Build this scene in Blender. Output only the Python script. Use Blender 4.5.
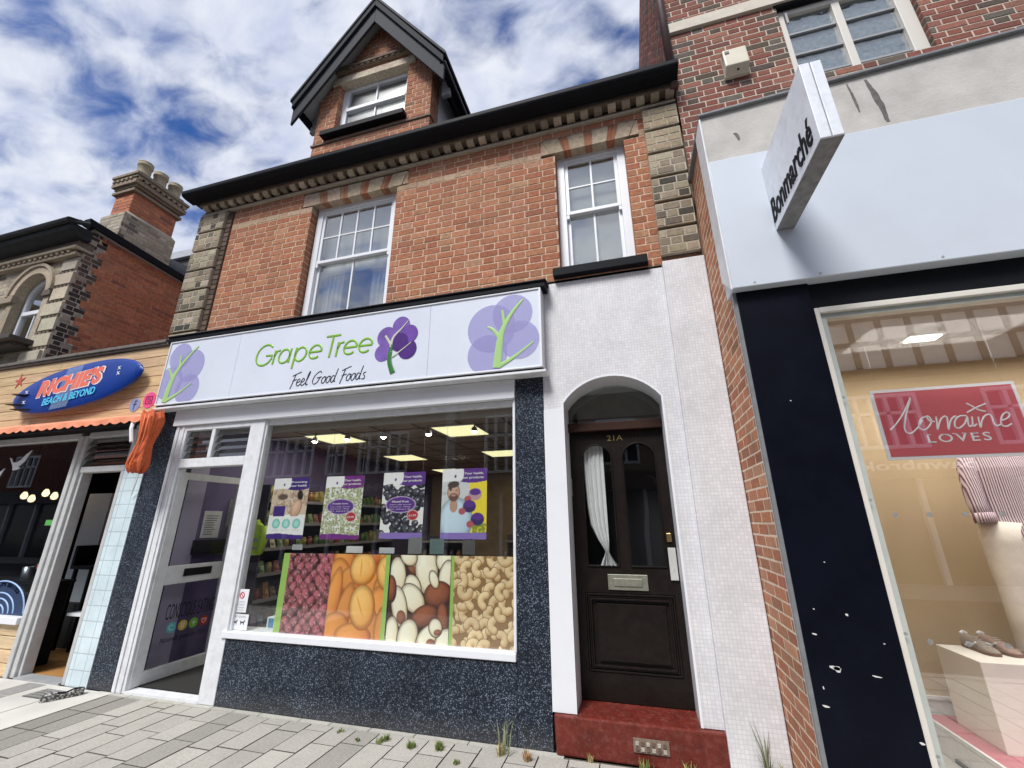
import bpy, math, random
import numpy as np
from mathutils import Vector, Matrix
random.seed(7)
S = bpy.context.scene
for o in list(bpy.data.objects): bpy.data.objects.remove(o)
PI = math.pi; R = math.radians
# ------------------------------------------------------------------ camera
cam = bpy.data.cameras.new('camera'); co = bpy.data.objects.new('camera', cam); S.collection.objects.link(co); S.camera = co
yw, pt, rl = R(-15.5346), R(18.2553), R(-0.2952)
f_ = Vector((math.sin(yw)*math.cos(pt), math.cos(yw)*math.cos(pt), math.sin(pt)))
r_ = Vector((math.cos(yw), -math.sin(yw), 0)); u_ = r_.cross(f_)
rr = r_*math.cos(rl)+u_*math.sin(rl); uu = -r_*math.sin(rl)+u_*math.cos(rl)
co.matrix_world = Matrix(((rr.x, uu.x, -f_.x, 0), (rr.y, uu.y, -f_.y, -3.65), (rr.z, uu.z, -f_.z, 1.58), (0, 0, 0, 1)))
cam.sensor_width = 36; cam.lens = 36*419.42/1024; cam.clip_end = 2000; cam.clip_start = .05
S.render.resolution_x, S.render.resolution_y = 1024, 768
# ------------------------------------------------------------------ world + sun
W = bpy.data.worlds.new('World'); S.world = W; W.use_nodes = True
nt = W.node_tree; nt.nodes.clear()
def N(t, **k):
    n = nt.nodes.new(t)
    for a, b in k.items(): setattr(n, a, b)
    return n
SUN_EL, SUN_AZ = 54, 197      # azimuth: clockwise from +y
out = N('ShaderNodeOutputWorld'); bg = N('ShaderNodeBackground'); bg.inputs[1].default_value = .1
sky = N('ShaderNodeTexSky', sky_type='NISHITA', sun_disc=False); sky.sun_elevation = R(SUN_EL); sky.sun_rotation = R(SUN_AZ)
sky.air_density = 1.0; sky.dust_density = .3; sky.ozone_density = 2.5
hsv = N('ShaderNodeHueSaturation'); hsv.inputs['Hue'].default_value = .515; hsv.inputs['Saturation'].default_value = 1.3; hsv.inputs['Value'].default_value = .75
nt.links.new(sky.outputs[0], hsv.inputs['Color'])
tc = N('ShaderNodeTexCoord'); sep = N('ShaderNodeSeparateXYZ'); nt.links.new(tc.outputs['Generated'], sep.inputs[0])
mx = N('ShaderNodeMath', operation='MAXIMUM'); nt.links.new(sep.outputs[2], mx.inputs[0]); mx.inputs[1].default_value = 0.0
ad = N('ShaderNodeMath', operation='ADD'); nt.links.new(mx.outputs[0], ad.inputs[0]); ad.inputs[1].default_value = .22
dx = N('ShaderNodeMath', operation='DIVIDE'); nt.links.new(sep.outputs[0], dx.inputs[0]); nt.links.new(ad.outputs[0], dx.inputs[1])
dy = N('ShaderNodeMath', operation='DIVIDE'); nt.links.new(sep.outputs[1], dy.inputs[0]); nt.links.new(ad.outputs[0], dy.inputs[1])
cb = N('ShaderNodeCombineXYZ'); nt.links.new(dx.outputs[0], cb.inputs[0]); nt.links.new(dy.outputs[0], cb.inputs[1])
mp = N('ShaderNodeMapping'); nt.links.new(cb.outputs[0], mp.inputs[0]); mp.inputs['Rotation'].default_value = (0, 0, .6); mp.inputs['Scale'].default_value = (2.1, 3.2, 1); mp.inputs['Location'].default_value = (3.1, 1.2, 0)
def wn(scale, detail, rough, dist=0.):
    n = N('ShaderNodeTexNoise'); n.inputs['Scale'].default_value = scale; n.inputs['Detail'].default_value = detail
    n.inputs['Roughness'].default_value = rough; n.inputs['Distortion'].default_value = dist; nt.links.new(mp.outputs[0], n.inputs[0]); return n
n1 = wn(1.15, 3, .5, .2); n2 = wn(4.6, 5, .55, .4)
ma = N('ShaderNodeMath', operation='MULTIPLY_ADD'); nt.links.new(n2.outputs[0], ma.inputs[0]); ma.inputs[1].default_value = .6; nt.links.new(n1.outputs[0], ma.inputs[2])
cr = N('ShaderNodeValToRGB'); cr.color_ramp.elements[0].position = .52; cr.color_ramp.elements[1].position = .86; cr.color_ramp.interpolation = 'EASE'
nt.links.new(ma.outputs[0], cr.inputs[0])
n3 = wn(3.0, 5, .6, .3); cr3 = N('ShaderNodeValToRGB'); nt.links.new(n3.outputs[0], cr3.inputs[0])
cr3.color_ramp.elements[0].position = .3; cr3.color_ramp.elements[0].color = (3.3, 3.7, 4.9, 1)
cr3.color_ramp.elements[1].position = .65; cr3.color_ramp.elements[1].color = (5.0, 5.2, 5.7, 1)
mix = N('ShaderNodeMix', data_type='RGBA'); nt.links.new(cr.outputs[0], mix.inputs[0]); nt.links.new(hsv.outputs[0], mix.inputs[6]); nt.links.new(cr3.outputs[0], mix.inputs[7])
nt.links.new(mix.outputs[2], bg.inputs[0]); nt.links.new(bg.outputs[0], out.inputs[0])
sl = bpy.data.lights.new('sun', 'SUN'); sl.energy = 2.7; sl.angle = R(20); sl.color = (1, .975, .94)
so = bpy.data.objects.new('sun', sl); S.collection.objects.link(so)
az, el = R(SUN_AZ), R(SUN_EL)
so.rotation_euler = Vector((math.sin(az)*math.cos(el), math.cos(az)*math.cos(el), math.sin(el))).to_track_quat('Z', 'Y').to_euler()
S.view_settings.view_transform = 'Standard'; S.view_settings.look = 'None'; S.view_settings.gamma = 1; S.view_settings.exposure = .74
S.render.engine = 'CYCLES'
S.cycles.max_bounces = 8; S.cycles.transparent_max_bounces = 16

# ------------------------------------------------------------------ materials
MATS = {}
def mat(name, col, rough=.7, var=.12, nscale=6., bump=0., bscale=80., metal=0., attr=False, spec=.5, dirt=0., dscale=1.5, dirtcol=(.08, .07, .06), coat=0.):
    if name in MATS: return MATS[name]
    m = bpy.data.materials.new(name); m.use_nodes = True; t = m.node_tree; L = t.links.new; b = t.nodes['Principled BSDF']
    g = t.nodes.new('ShaderNodeNewGeometry')
    if attr:
        a = t.nodes.new('ShaderNodeAttribute'); a.attribute_name = 'Col'; c = a.outputs['Color']
    else:
        a = t.nodes.new('ShaderNodeRGB'); a.outputs[0].default_value = (*col, 1); c = a.outputs[0]
    if var > 0:
        n = t.nodes.new('ShaderNodeTexNoise'); n.inputs['Scale'].default_value = nscale; n.inputs['Detail'].default_value = 8; n.inputs['Roughness'].default_value = .65
        L(g.outputs['Position'], n.inputs[0])
        mr = t.nodes.new('ShaderNodeMapRange'); L(n.outputs[0], mr.inputs[0]); mr.inputs[1].default_value = .3; mr.inputs[2].default_value = .7
        mr.inputs[3].default_value = 1-var; mr.inputs[4].default_value = 1+var
        v = t.nodes.new('ShaderNodeVectorMath'); v.operation = 'SCALE'; L(c, v.inputs[0]); L(mr.outputs[0], v.inputs['Scale']); c = v.outputs[0]
    if dirt > 0:
        n = t.nodes.new('ShaderNodeTexNoise'); n.inputs['Scale'].default_value = dscale; n.inputs['Detail'].default_value = 10; n.inputs['Roughness'].default_value = .7
        L(g.outputs['Position'], n.inputs[0])
        r = t.nodes.new('ShaderNodeValToRGB'); r.color_ramp.elements[0].position = .48; r.color_ramp.elements[1].position = .72; L(n.outputs[0], r.inputs[0])
        ml = t.nodes.new('ShaderNodeMath'); ml.operation = 'MULTIPLY'; L(r.outputs[0], ml.inputs[0]); ml.inputs[1].default_value = dirt
        x = t.nodes.new('ShaderNodeMix'); x.data_type = 'RGBA'; L(ml.outputs[0], x.inputs[0]); L(c, x.inputs[6]); x.inputs[7].default_value = (*dirtcol, 1); c = x.outputs[2]
    L(c, b.inputs['Base Color'])
    b.inputs['Roughness'].default_value = rough; b.inputs['Metallic'].default_value = metal; b.inputs['Specular IOR Level'].default_value = spec
    b.inputs['Coat Weight'].default_value = coat
    if bump > 0:
        n = t.nodes.new('ShaderNodeTexNoise'); n.inputs['Scale'].default_value = bscale; n.inputs['Detail'].default_value = 5
        L(g.outputs['Position'], n.inputs[0]); bp = t.nodes.new('ShaderNodeBump'); bp.inputs['Strength'].default_value = bump; bp.inputs['Distance'].default_value = .01
        L(n.outputs[0], bp.inputs['Height']); L(bp.outputs[0], b.inputs['Normal'])
    MATS[name] = m; return m
def emit(name, col, s):
    m = bpy.data.materials.new(name); m.use_nodes = True; b = m.node_tree.nodes['Principled BSDF']
    b.inputs['Base Color'].default_value = (.8, .8, .8, 1); b.inputs['Emission Color'].default_value = (*col, 1); b.inputs['Emission Strength'].default_value = s; return m
def glass(name, tint=(.9, .93, .92), ior=1.6, wav=0., add=0., rough=0.):
    m = bpy.data.materials.new(name); m.use_nodes = True; t = m.node_tree; t.nodes.clear(); L = t.links.new
    o = t.nodes.new('ShaderNodeOutputMaterial'); mixs = t.nodes.new('ShaderNodeMixShader'); tr = t.nodes.new('ShaderNodeBsdfTransparent'); gl = t.nodes.new('ShaderNodeBsdfGlossy')
    f0 = ((ior-1)/(ior+1))**2; lw = t.nodes.new('ShaderNodeLayerWeight'); lw.inputs[0].default_value = .5
    pw = t.nodes.new('ShaderNodeMath'); pw.operation = 'POWER'; L(lw.outputs['Facing'], pw.inputs[0]); pw.inputs[1].default_value = 5
    fr = t.nodes.new('ShaderNodeMath'); fr.operation = 'MULTIPLY_ADD'; L(pw.outputs[0], fr.inputs[0]); fr.inputs[1].default_value = 1-f0; fr.inputs[2].default_value = f0
    tr.inputs[0].default_value = (*[q**.5 for q in tint], 1); gl.inputs['Roughness'].default_value = rough; gl.inputs[0].default_value = (1, 1, 1, 1)
    am = t.nodes.new('ShaderNodeMath'); am.operation = 'MULTIPLY_ADD'; am.use_clamp = True; L(fr.outputs[0], am.inputs[0]); am.inputs[1].default_value = .8; am.inputs[2].default_value = add
    g = t.nodes.new('ShaderNodeNewGeometry')
    if wav > 0:
        n = t.nodes.new('ShaderNodeTexNoise'); n.inputs['Scale'].default_value = 1.4; n.inputs['Detail'].default_value = 1
        L(g.outputs['Position'], n.inputs[0]); bp = t.nodes.new('ShaderNodeBump'); bp.inputs['Strength'].default_value = wav; bp.inputs['Distance'].default_value = .02
        L(n.outputs[0], bp.inputs['Height']); L(bp.outputs[0], gl.inputs['Normal'])
    L(am.outputs[0], mixs.inputs[0]); L(tr.outputs[0], mixs.inputs[1]); L(gl.outputs[0], mixs.inputs[2]); L(mixs.outputs[0], o.inputs[0])
    return m
def granite(name, base, speck, dark):
    m = bpy.data.materials.new(name); m.use_nodes = True; t = m.node_tree; L = t.links.new; b = t.nodes['Principled BSDF']
    g = t.nodes.new('ShaderNodeNewGeometry')
    v = t.nodes.new('ShaderNodeTexVoronoi'); v.inputs['Scale'].default_value = 165; L(g.outputs['Position'], v.inputs[0])
    s = t.nodes.new('ShaderNodeSeparateColor'); L(v.outputs['Color'], s.inputs[0])
    r = t.nodes.new('ShaderNodeValToRGB'); L(s.outputs[0], r.inputs[0]); e = r.color_ramp.elements
    e[0].position = 0; e[0].color = (*dark, 1); e[1].position = 1; e[1].color = (*speck, 1)
    x = e.new(.45); x.color = (*base, 1); x = e.new(.82); x.color = tuple(q*1.5 for q in base)+(1,); x = e.new(.93); x.color = tuple(q*.8 for q in speck)+(1,)
    n = t.nodes.new('ShaderNodeTexNoise'); n.inputs['Scale'].default_value = 2.5; n.inputs['Detail'].default_value = 6; L(g.outputs['Position'], n.inputs[0])
    mr = t.nodes.new('ShaderNodeMapRange'); L(n.outputs[0], mr.inputs[0]); mr.inputs[1].default_value = .3; mr.inputs[2].default_value = .7; mr.inputs[3].default_value = .75; mr.inputs[4].default_value = 1.3
    q = t.nodes.new('ShaderNodeVectorMath'); q.operation = 'SCALE'; L(r.outputs[0], q.inputs[0]); L(mr.outputs[0], q.inputs['Scale'])
    sx = t.nodes.new('ShaderNodeSeparateXYZ'); L(g.outputs['Position'], sx.inputs[0])   # dust splashed up from the paving
    m2 = t.nodes.new('ShaderNodeMapRange'); L(sx.outputs[2], m2.inputs[0]); m2.inputs[1].default_value = .0; m2.inputs[2].default_value = .18; m2.inputs[3].default_value = .22; m2.inputs[4].default_value = 0
    mm = t.nodes.new('ShaderNodeMix'); mm.data_type = 'RGBA'; L(m2.outputs[0], mm.inputs[0]); L(q.outputs[0], mm.inputs[6]); mm.inputs[7].default_value = (.16, .15, .13, 1)
    L(mm.outputs[2], b.inputs['Base Color']); b.inputs['Roughness'].default_value = .45; b.inputs['Specular IOR Level'].default_value = .2
    return m
def tilemat(name, col, grout, w, h, rough=.35, var=.05, mortar=.08, axis='x', offset=0., bump=.4):
    m = bpy.data.materials.new(name); m.use_nodes = True; t = m.node_tree; L = t.links.new; b = t.nodes['Principled BSDF']
    g = t.nodes.new('ShaderNodeNewGeometry'); s = t.nodes.new('ShaderNodeSeparateXYZ'); L(g.outputs['Position'], s.inputs[0])
    c = t.nodes.new('ShaderNodeCombineXYZ'); L(s.outputs[0 if axis == 'x' else 1], c.inputs[0]); L(s.outputs[2], c.inputs[1])
    br = t.nodes.new('ShaderNodeTexBrick'); L(c.outputs[0], br.inputs[0]); br.offset = offset; br.inputs['Scale'].default_value = 1
    br.inputs['Brick Width'].default_value = w; br.inputs['Row Height'].default_value = h; br.inputs['Mortar Size'].default_value = mortar*h; br.inputs['Mortar Smooth'].default_value = .3
    br.inputs['Color1'].default_value = (*[q*(1-var) for q in col], 1); br.inputs['Color2'].default_value = (*[min(1, q*(1+var)) for q in col], 1); br.inputs['Mortar'].default_value = (*grout, 1)
    n = t.nodes.new('ShaderNodeTexNoise'); n.inputs['Scale'].default_value = 3; n.inputs['Detail'].default_value = 8; n.inputs['Roughness'].default_value = .7; L(g.outputs['Position'], n.inputs[0])
    mr = t.nodes.new('ShaderNodeMapRange'); L(n.outputs[0], mr.inputs[0]); mr.inputs[1].default_value = .3; mr.inputs[2].default_value = .7; mr.inputs[3].default_value = .84; mr.inputs[4].default_value = 1.06
    q = t.nodes.new('ShaderNodeVectorMath'); q.operation = 'SCALE'; L(br.outputs[0], q.inputs[0]); L(mr.outputs[0], q.inputs['Scale'])
    L(q.outputs[0], b.inputs['Base Color']); b.inputs['Roughness'].default_value = rough
    bp = t.nodes.new('ShaderNodeBump'); bp.inputs['Strength'].default_value = bump; bp.inputs['Distance'].default_value = .004; bp.invert = True; L(br.outputs['Fac'], bp.inputs['Height']); L(bp.outputs[0], b.inputs['Normal'])
    return m
masonry = mat('masonry', (1, 1, 1), .88, .22, 35, .5, 160, attr=True, spec=.25, dirt=.38, dscale=2.2, dirtcol=(.12, .09, .07))
masonry2 = mat('masonry_clean', (1, 1, 1), .9, .3, 26, .5, 160, attr=True, spec=.2, dirt=.62, dscale=1.3, dirtcol=(.24, .15, .105))
printed = mat('printed', (1, 1, 1), .45, 0, attr=True)
wpaint = mat('white_paint', (.72, .74, .78), .4, .05, 3, .05, 30, dirt=.1, dscale=3, dirtcol=(.45, .42, .36))
wpaint2 = mat('white_paint_worn', (.68, .70, .73), .45, .08, 12, .1, 60, dirt=.35, dscale=9, dirtcol=(.36, .34, .3))
gpaint = mat('grey_paint', (.34, .35, .36), .45, .08, 10, .05, 60, dirt=.2)
black = mat('black_paint', (.008, .009, .012), .6, .2, 6, spec=.1)
blackgut = mat('black_gutter_paint', (.008, .009, .012), .6, .25, 8, .1, 30, spec=.1)
granm = granite('dark_granite', (.013, .018, .030), (.19, .23, .28), (.004, .005, .009))
mosaic = tilemat('white_mosaic_tile', (.65, .65, .675), (.55, .545, .57), .026, .026, .55, .06, .09, bump=.2)
mosaicy = tilemat('white_mosaic_tile_side', (.74, .73, .745), (.42, .41, .42), .026, .026, .5, .05, .14, axis='y')
bluetile = tilemat('pale_blue_tile', (.60, .72, .77), (.4, .47, .5), .16, .15, .2, .02, .03)
signwhite = mat('sign_face', (.62, .66, .75), .3, .05, 1.2)
slate = mat('slate', (.035, .038, .045), .7, .3, 15, .3, 40, spec=.15)
lead = mat('lead', (.18, .19, .2), .5, .2, 12, .2, 40)
stone = mat('stone', (.42, .36, .27), .85, .25, 9, .4, 70, dirt=.5, dscale=3, dirtcol=(.1, .08, .06))
stoneb = mat('pale_render', (.5, .48, .45), .85, .12, 4, .25, 50, dirt=.45, dscale=2.6, dirtcol=(.27, .25, .23))
darkwood = mat('dark_door_paint', (.010, .007, .006), .4, .3, 9, .12, 60, dirt=.25, dscale=14, dirtcol=(.03, .02, .017), spec=.2)
brownframe = mat('brown_frame_paint', (.035, .015, .010), .5, .2, 9, .1, 60, spec=.2)
redstep = mat('red_step_paint', (.12, .018, .012), .36, .3, 9, .2, 40, spec=.35, dirt=.3, dscale=26, dirtcol=(.30, .15, .12))
concrete = mat('concrete', (.5, .48, .44), .9, .12, 6, .3, 120, dirt=.25, dscale=2.5, dirtcol=(.3, .28, .25))
asphalt = mat('asphalt', (.05, .05, .052), .9, .25, 30, .5, 150)
pave = mat('paving', (1, 1, 1), .9, .2, 60, .4, 200, attr=True, dirt=.3, dscale=4, dirtcol=(.2, .19, .17))
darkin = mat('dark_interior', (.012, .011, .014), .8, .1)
shopglass = glass('shop_glass', (.86, .88, .86), 1.6, .0, .012)
upglass = glass('sash_glass', (.75, .78, .78), 1.7, .15, .16)
clearglass = glass('clear_glass', (.92, .93, .93), 1.4)
darkglass = glass('dark_glass', (.78, .8, .8), 1.5, .2)
steel = mat('steel', (.5, .5, .5), .35, .1, metal=1.)
brass = mat('brass', (.5, .38, .16), .35, .15, metal=1.)
greenbrass = mat('weathered_brass', (.27, .27, .22), .5, .2, 30, metal=.6)

# ------------------------------------------------------------------ mesh builder
BASE = {}
class MB:
    def __init__(s): s.v = []; s.f = []; s.c = []
    def face(s, pts, col=None):
        k = len(s.v); s.v += [tuple(p) for p in pts]; s.f.append(tuple(range(k, k+len(pts)))); s.c.append(col); return s
    def hexa(s, p, col=None):
        k = len(s.v); s.v += [tuple(q) for q in p]
        for q in ((0, 3, 2, 1), (4, 5, 6, 7), (0, 1, 5, 4), (1, 2, 6, 5), (2, 3, 7, 6), (3, 0, 4, 7)): s.f.append(tuple(k+i for i in q)); s.c.append(col)
        return s
    def box(s, x0, x1, y0, y1, z0, z1, col=None):
        return s.hexa([(x0, y0, z0), (x1, y0, z0), (x1, y1, z0), (x0, y1, z0), (x0, y0, z1), (x1, y0, z1), (x1, y1, z1), (x0, y1, z1)], col)
    def prism(s, poly, axis, d0, d1, col=None):
        def P(a, b, d): return (a, d, b) if axis == 'y' else ((d, a, b) if axis == 'x' else (a, b, d))
        n = len(poly); k = len(s.v)
        s.v += [P(a, b, d0) for a, b in poly]+[P(a, b, d1) for a, b in poly]
        s.f.append(tuple(range(k, k+n))); s.f.append(tuple(range(k+2*n-1, k+n-1, -1))); s.c += [col, col]
        for i in range(n):
            j = (i+1) % n; s.f.append((k+j, k+i, k+n+i, k+n+j)); s.c.append(col)
        return s
    def strip(s, A, B, col=None):          # quads between two equally long point rows
        k = len(s.v); n = len(A); s.v += [tuple(p) for p in A]+[tuple(p) for p in B]
        for i in range(n-1): s.f.append((k+i, k+i+1, k+n+i+1, k+n+i)); s.c.append(col)
        return s
    def tube(s, path, r, n=8, sc=(1, 1, 1), col=None, cap=True):
        path = [Vector(p) for p in path]; rs = r if isinstance(r, (list, tuple)) else [r]*len(path); rings = []
        up = None
        for i, p in enumerate(path):
            t = (path[min(i+1, len(path)-1)]-path[max(i-1, 0)]).normalized()
            if up is None:
                up = Vector((0, 1, 0)) if abs(t.y) < .9 else Vector((1, 0, 0))
            a = t.cross(up)
            if a.length < 1e-4: a = t.cross(Vector((0, 0, 1)))
            a.normalize(); b = a.cross(t).normalized(); up = b
            k = len(s.v); rings.append(k)
            for j in range(n):
                th = 2*PI*j/n; d = (a*math.cos(th)+b*math.sin(th))*rs[i]
                s.v.append((p.x+d.x*sc[0], p.y+d.y*sc[1], p.z+d.z*sc[2]))
        for q in range(len(rings)-1):
            for j in range(n):
                s.f.append((rings[q]+j, rings[q]+(j+1) % n, rings[q+1]+(j+1) % n, rings[q+1]+j)); s.c.append(col)
        if cap:
            s.f.append(tuple(rings[0]+j for j in range(n))[::-1]); s.f.append(tuple(rings[-1]+j for j in range(n))); s.c += [col, col]
        return s
    def lathe(s, prof, cx, cy, n=16, col=None, cz=0):
        k = len(s.v)
        for r, z in prof:
            for j in range(n): s.v.append((cx+r*math.cos(2*PI*j/n), cy+r*math.sin(2*PI*j/n), cz+z))
        for q in range(len(prof)-1):
            for j in range(n):
                s.f.append((k+q*n+j, k+q*n+(j+1) % n, k+(q+1)*n+(j+1) % n, k+(q+1)*n+j)); s.c.append(col)
        return s
    def build(s, name, m, parent=None, bevel=0, smooth=False, noise=None):
        me = bpy.data.meshes.new(name); b = BASE.get(parent.name, Vector((0, 0, 0))) if parent else Vector((0, 0, 0))
        me.from_pydata([(v[0]-b.x, v[1]-b.y, v[2]-b.z) for v in s.v], [], s.f)
        if any(c is not None for c in s.c):
            a = me.color_attributes.new('Col', 'FLOAT_COLOR', 'CORNER'); arr = []
            for c, f in zip(s.c, s.f):
                c = c or (.5, .5, .5); arr += [c[0], c[1], c[2], 1]*len(f)
            a.data.foreach_set('color', arr)
        o = bpy.data.objects.new(name, me); S.collection.objects.link(o); me.materials.append(m)
        if parent: o.parent = parent; BASE[o.name] = b
        else: BASE[o.name] = Vector((0, 0, 0))
        if bevel:
            md = o.modifiers.new('bevel', 'BEVEL'); md.width = bevel; md.segments = 2; md.limit_method = 'ANGLE'
        if smooth:
            for p in me.polygons: p.use_smooth = True
        me.validate(); return o
def T(name, label, cat, loc=(0, 0, 0), group=None):
    o = bpy.data.objects.new(name, None); S.collection.objects.link(o); o.location = loc; BASE[o.name] = Vector(loc)
    o['label'] = label; o['category'] = cat
    if group: o['group'] = group
    return o
def tag(o, label, cat, group=None):
    o['label'] = label; o['category'] = cat
    if group: o['group'] = group
    return o
def struct(o): o['kind'] = 'structure'; return o
def recenter(o):                     # move a single-mesh thing's origin to its own base
    me = o.data; vs = [v.co.copy() for v in me.vertices]
    c = Vector((sum(v.x for v in vs)/len(vs), sum(v.y for v in vs)/len(vs), min(v.z for v in vs)))
    for v in me.vertices: v.co -= c
    o.location = c; return o
def dup(root, loc, label=None):
    c = root.copy(); S.collection.objects.link(c); c.location = loc
    if label: c['label'] = label
    for ch in list(root.children):
        d = ch.copy(); S.collection.objects.link(d); d.parent = c
        for g in list(ch.children):
            e = g.copy(); S.collection.objects.link(e); e.parent = d
    return c
# ------------------------------------------------------------------ masonry
def jit(c, a=.12):
    k = 1+random.uniform(-a, a); return tuple(max(0, q*k*(1+random.uniform(-.04, .04))) for q in c)
def pick(pal):
    t = random.random()*sum(w for w, _ in pal)
    for w, c in pal:
        t -= w
        if t <= 0: return jit(c)
    return jit(pal[-1][1])
MORT = (.56, .41, .30)
def brick_wall(mb, O, U, Nn, u0, u1, z0, z1, pal, holes=(), clip=None, mort=MORT, rowh=.075, L=.215, H=.1025, reveal=0., rowpal=None, bond='flemish', proud=.0035):
    O, U, Nn = Vector(O), Vector(U), Vector(Nn); Zv = Vector((0, 0, 1)); J = .012
    def P(u, z, n): return O+U*u+Zv*z+Nn*n
    nr = int(round((z1-z0)/rowh)); nr = max(nr, 1); rh = (z1-z0)/nr
    for i in range(nr):
        a, b = z0+i*rh, z0+(i+1)*rh; zm = (a+b)/2
        iv = clip(zm) if clip else [(u0, u1)]
        edges = []
        for h in holes:
            if h[2] < zm < h[3]:
                nv = []
                for p, q in iv:
                    if h[1] <= p or h[0] >= q: nv.append((p, q)); continue
                    if h[0] > p: nv.append((p, h[0]))
                    if h[1] < q: nv.append((h[1], q))
                    edges += [(h[0], 1), (h[1], -1)]
                iv = nv
        p_ = pal
        if rowpal:
            rp = rowpal(zm)
            if rp: p_ = rp
        for p, q in iv:
            mb.face([P(p, a, 0), P(q, a, 0), P(q, b, 0), P(p, b, 0)], jit(mort, .06))
        seq = [L, H] if bond == 'flemish' else ([L] if (bond == 'stretcher' or i % 2) else [H])
        step = sum(seq)+J*len(seq)
        off = (step/2 if i % 2 else 0)+(.0 if bond != 'english' else (L-H)/2*(i % 2))
        u = math.floor((u0-off)/step)*step+off-step; k = 0
        while u < u1:
            w = seq[k % len(seq)]
            for p, q in iv:
                x0, x1 = max(u, p), min(u+w, q)
                if x1-x0 > .02:
                    c = pick(p_); e = .003; d = proud*random.uniform(.6, 1.4); ja = random.uniform(-.0015, .0015); jb = random.uniform(-.0015, .0015)
                    ya, yb = a+J/2+ja, b-J/2+jb; kk = len(mb.v)
                    mb.v += [tuple(P(x0, ya, 0)), tuple(P(x1, ya, 0)), tuple(P(x1, yb, 0)), tuple(P(x0, yb, 0)), tuple(P(x0+e, ya+e, d)), tuple(P(x1-e, ya+e, d)), tuple(P(x1-e, yb-e, d)), tuple(P(x0+e, yb-e, d))]
                    for ff in ((4, 5, 6, 7), (0, 1, 5, 4), (1, 2, 6, 5), (2, 3, 7, 6), (3, 0, 4, 7)): mb.f.append(tuple(kk+j for j in ff)); mb.c.append(c)
            u += w+J; k += 1
        if reveal:
            for e, s_ in edges:
                c = pick(p_); mb.face([P(e, a+J/2, 0), P(e, b-J/2, 0), P(e, b-J/2, -reveal), P(e, a+J/2, -reveal)], c)
                mb.face([P(e-s_*.002, a, 0), P(e-s_*.002, b, 0), P(e-s_*.002, b, -reveal), P(e-s_*.002, a, -reveal)], mort)
    return mb
RED = [(6, (.35, .145, .08)), (5, (.385, .175, .1)), (3, (.32, .125, .072)), (.25, (.25, .12, .08)), (.5, (.41, .23, .14))]
STOCK = [(3, (.24, .20, .145)), (3, (.30, .25, .18)), (1.8, (.13, .11, .085)), (1, (.06, .055, .045)), (1, (.37, .32, .24))]
PALE = [(3, (.5, .36, .25)), (2, (.44, .3, .2))]
BON = [(5, (.23, .085, .062)), (3, (.18, .068, .052)), (2, (.28, .12, .085)), (2.2, (.10, .075, .06)), (1, (.13, .11, .09))]
RSIDE = [(5, (.45, .16, .085)), (3, (.49, .19, .10)), (2, (.40, .14, .08)), (.5, (.28, .11, .08))]
# ------------------------------------------------------------------ text
def fit_text(name, s, m, parent, PL, u0, u1, v0, v1, depth=.004, shear=0., bold=0., spacing=1., keep=False):
    """PL(u,v,n) maps to world; glyphs are stretched to the u0..u1 by v0..v1 box."""
    cu = bpy.data.curves.new(name, 'FONT'); cu.body = s; cu.shear = shear; cu.offset = bold; cu.space_character = spacing; cu.extrude = .01; cu.resolution_u = 3
    o = bpy.data.objects.new(name+'_tmp', cu); S.collection.objects.link(o); dg = bpy.context.evaluated_depsgraph_get()
    me = bpy.data.meshes.new_from_object(o.evaluated_get(dg)); bpy.data.objects.remove(o)
    vs = [v.co.copy() for v in me.vertices]
    a0, a1 = min(v.x for v in vs), max(v.x for v in vs); b0, b1 = min(v.y for v in vs), max(v.y for v in vs)
    base = BASE.get(parent.name, Vector((0, 0, 0))) if parent else Vector((0, 0, 0))
    for v, q in zip(me.vertices, vs):
        u = u0+(q.x-a0)/(a1-a0)*(u1-u0); w = v0+(q.y-b0)/(b1-b0)*(v1-v0)
        v.co = Vector(PL(u, w, depth if q.z > 0 else 0))-base
    me.materials.clear(); me.materials.append(m)
    ob = bpy.data.objects.new(name, me); S.collection.objects.link(ob)
    if parent: ob.parent = parent; BASE[ob.name] = base
    return ob
def planeY(y): return lambda u, v, n: (u, y-n, v)
def planeX(x, s=1): return lambda u, v, n: (x+s*n, u, v)     # s=+1: front faces +x ; u is y
def planeXm(x): return lambda u, v, n: (x-n, -u, v)          # faces -x ; u = -y
def smooth_path(p, k=5):
    if len(p) < 3: return p
    out = []
    for i in range(len(p)-1):
        p0, p1, p2, p3 = p[max(i-1, 0)], p[i], p[i+1], p[min(i+2, len(p)-1)]
        for j in range(k):
            t = j/k; out.append(tuple(.5*((2*p1[d])+(-p0[d]+p2[d])*t+(2*p0[d]-5*p1[d]+4*p2[d]-p3[d])*t*t+(-p0[d]+3*p1[d]-3*p2[d]+p3[d])*t**3) for d in (0, 1)))
    out.append(p[-1]); return out
def strokes(mb, glyphs, PL, r, flat=.25, sm=5, n=6):
    for g in glyphs:
        q = smooth_path(g, sm); mb.tube([PL(a, b, 0) for a, b in q], r, n, col=None)
    return mb
def arc(cx, cy, rx, ry, a0, a1, n=12): return [(cx+rx*math.cos(R(a0+(a1-a0)*i/n)), cy+ry*math.sin(R(a0+(a1-a0)*i/n))) for i in range(n+1)]
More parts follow.
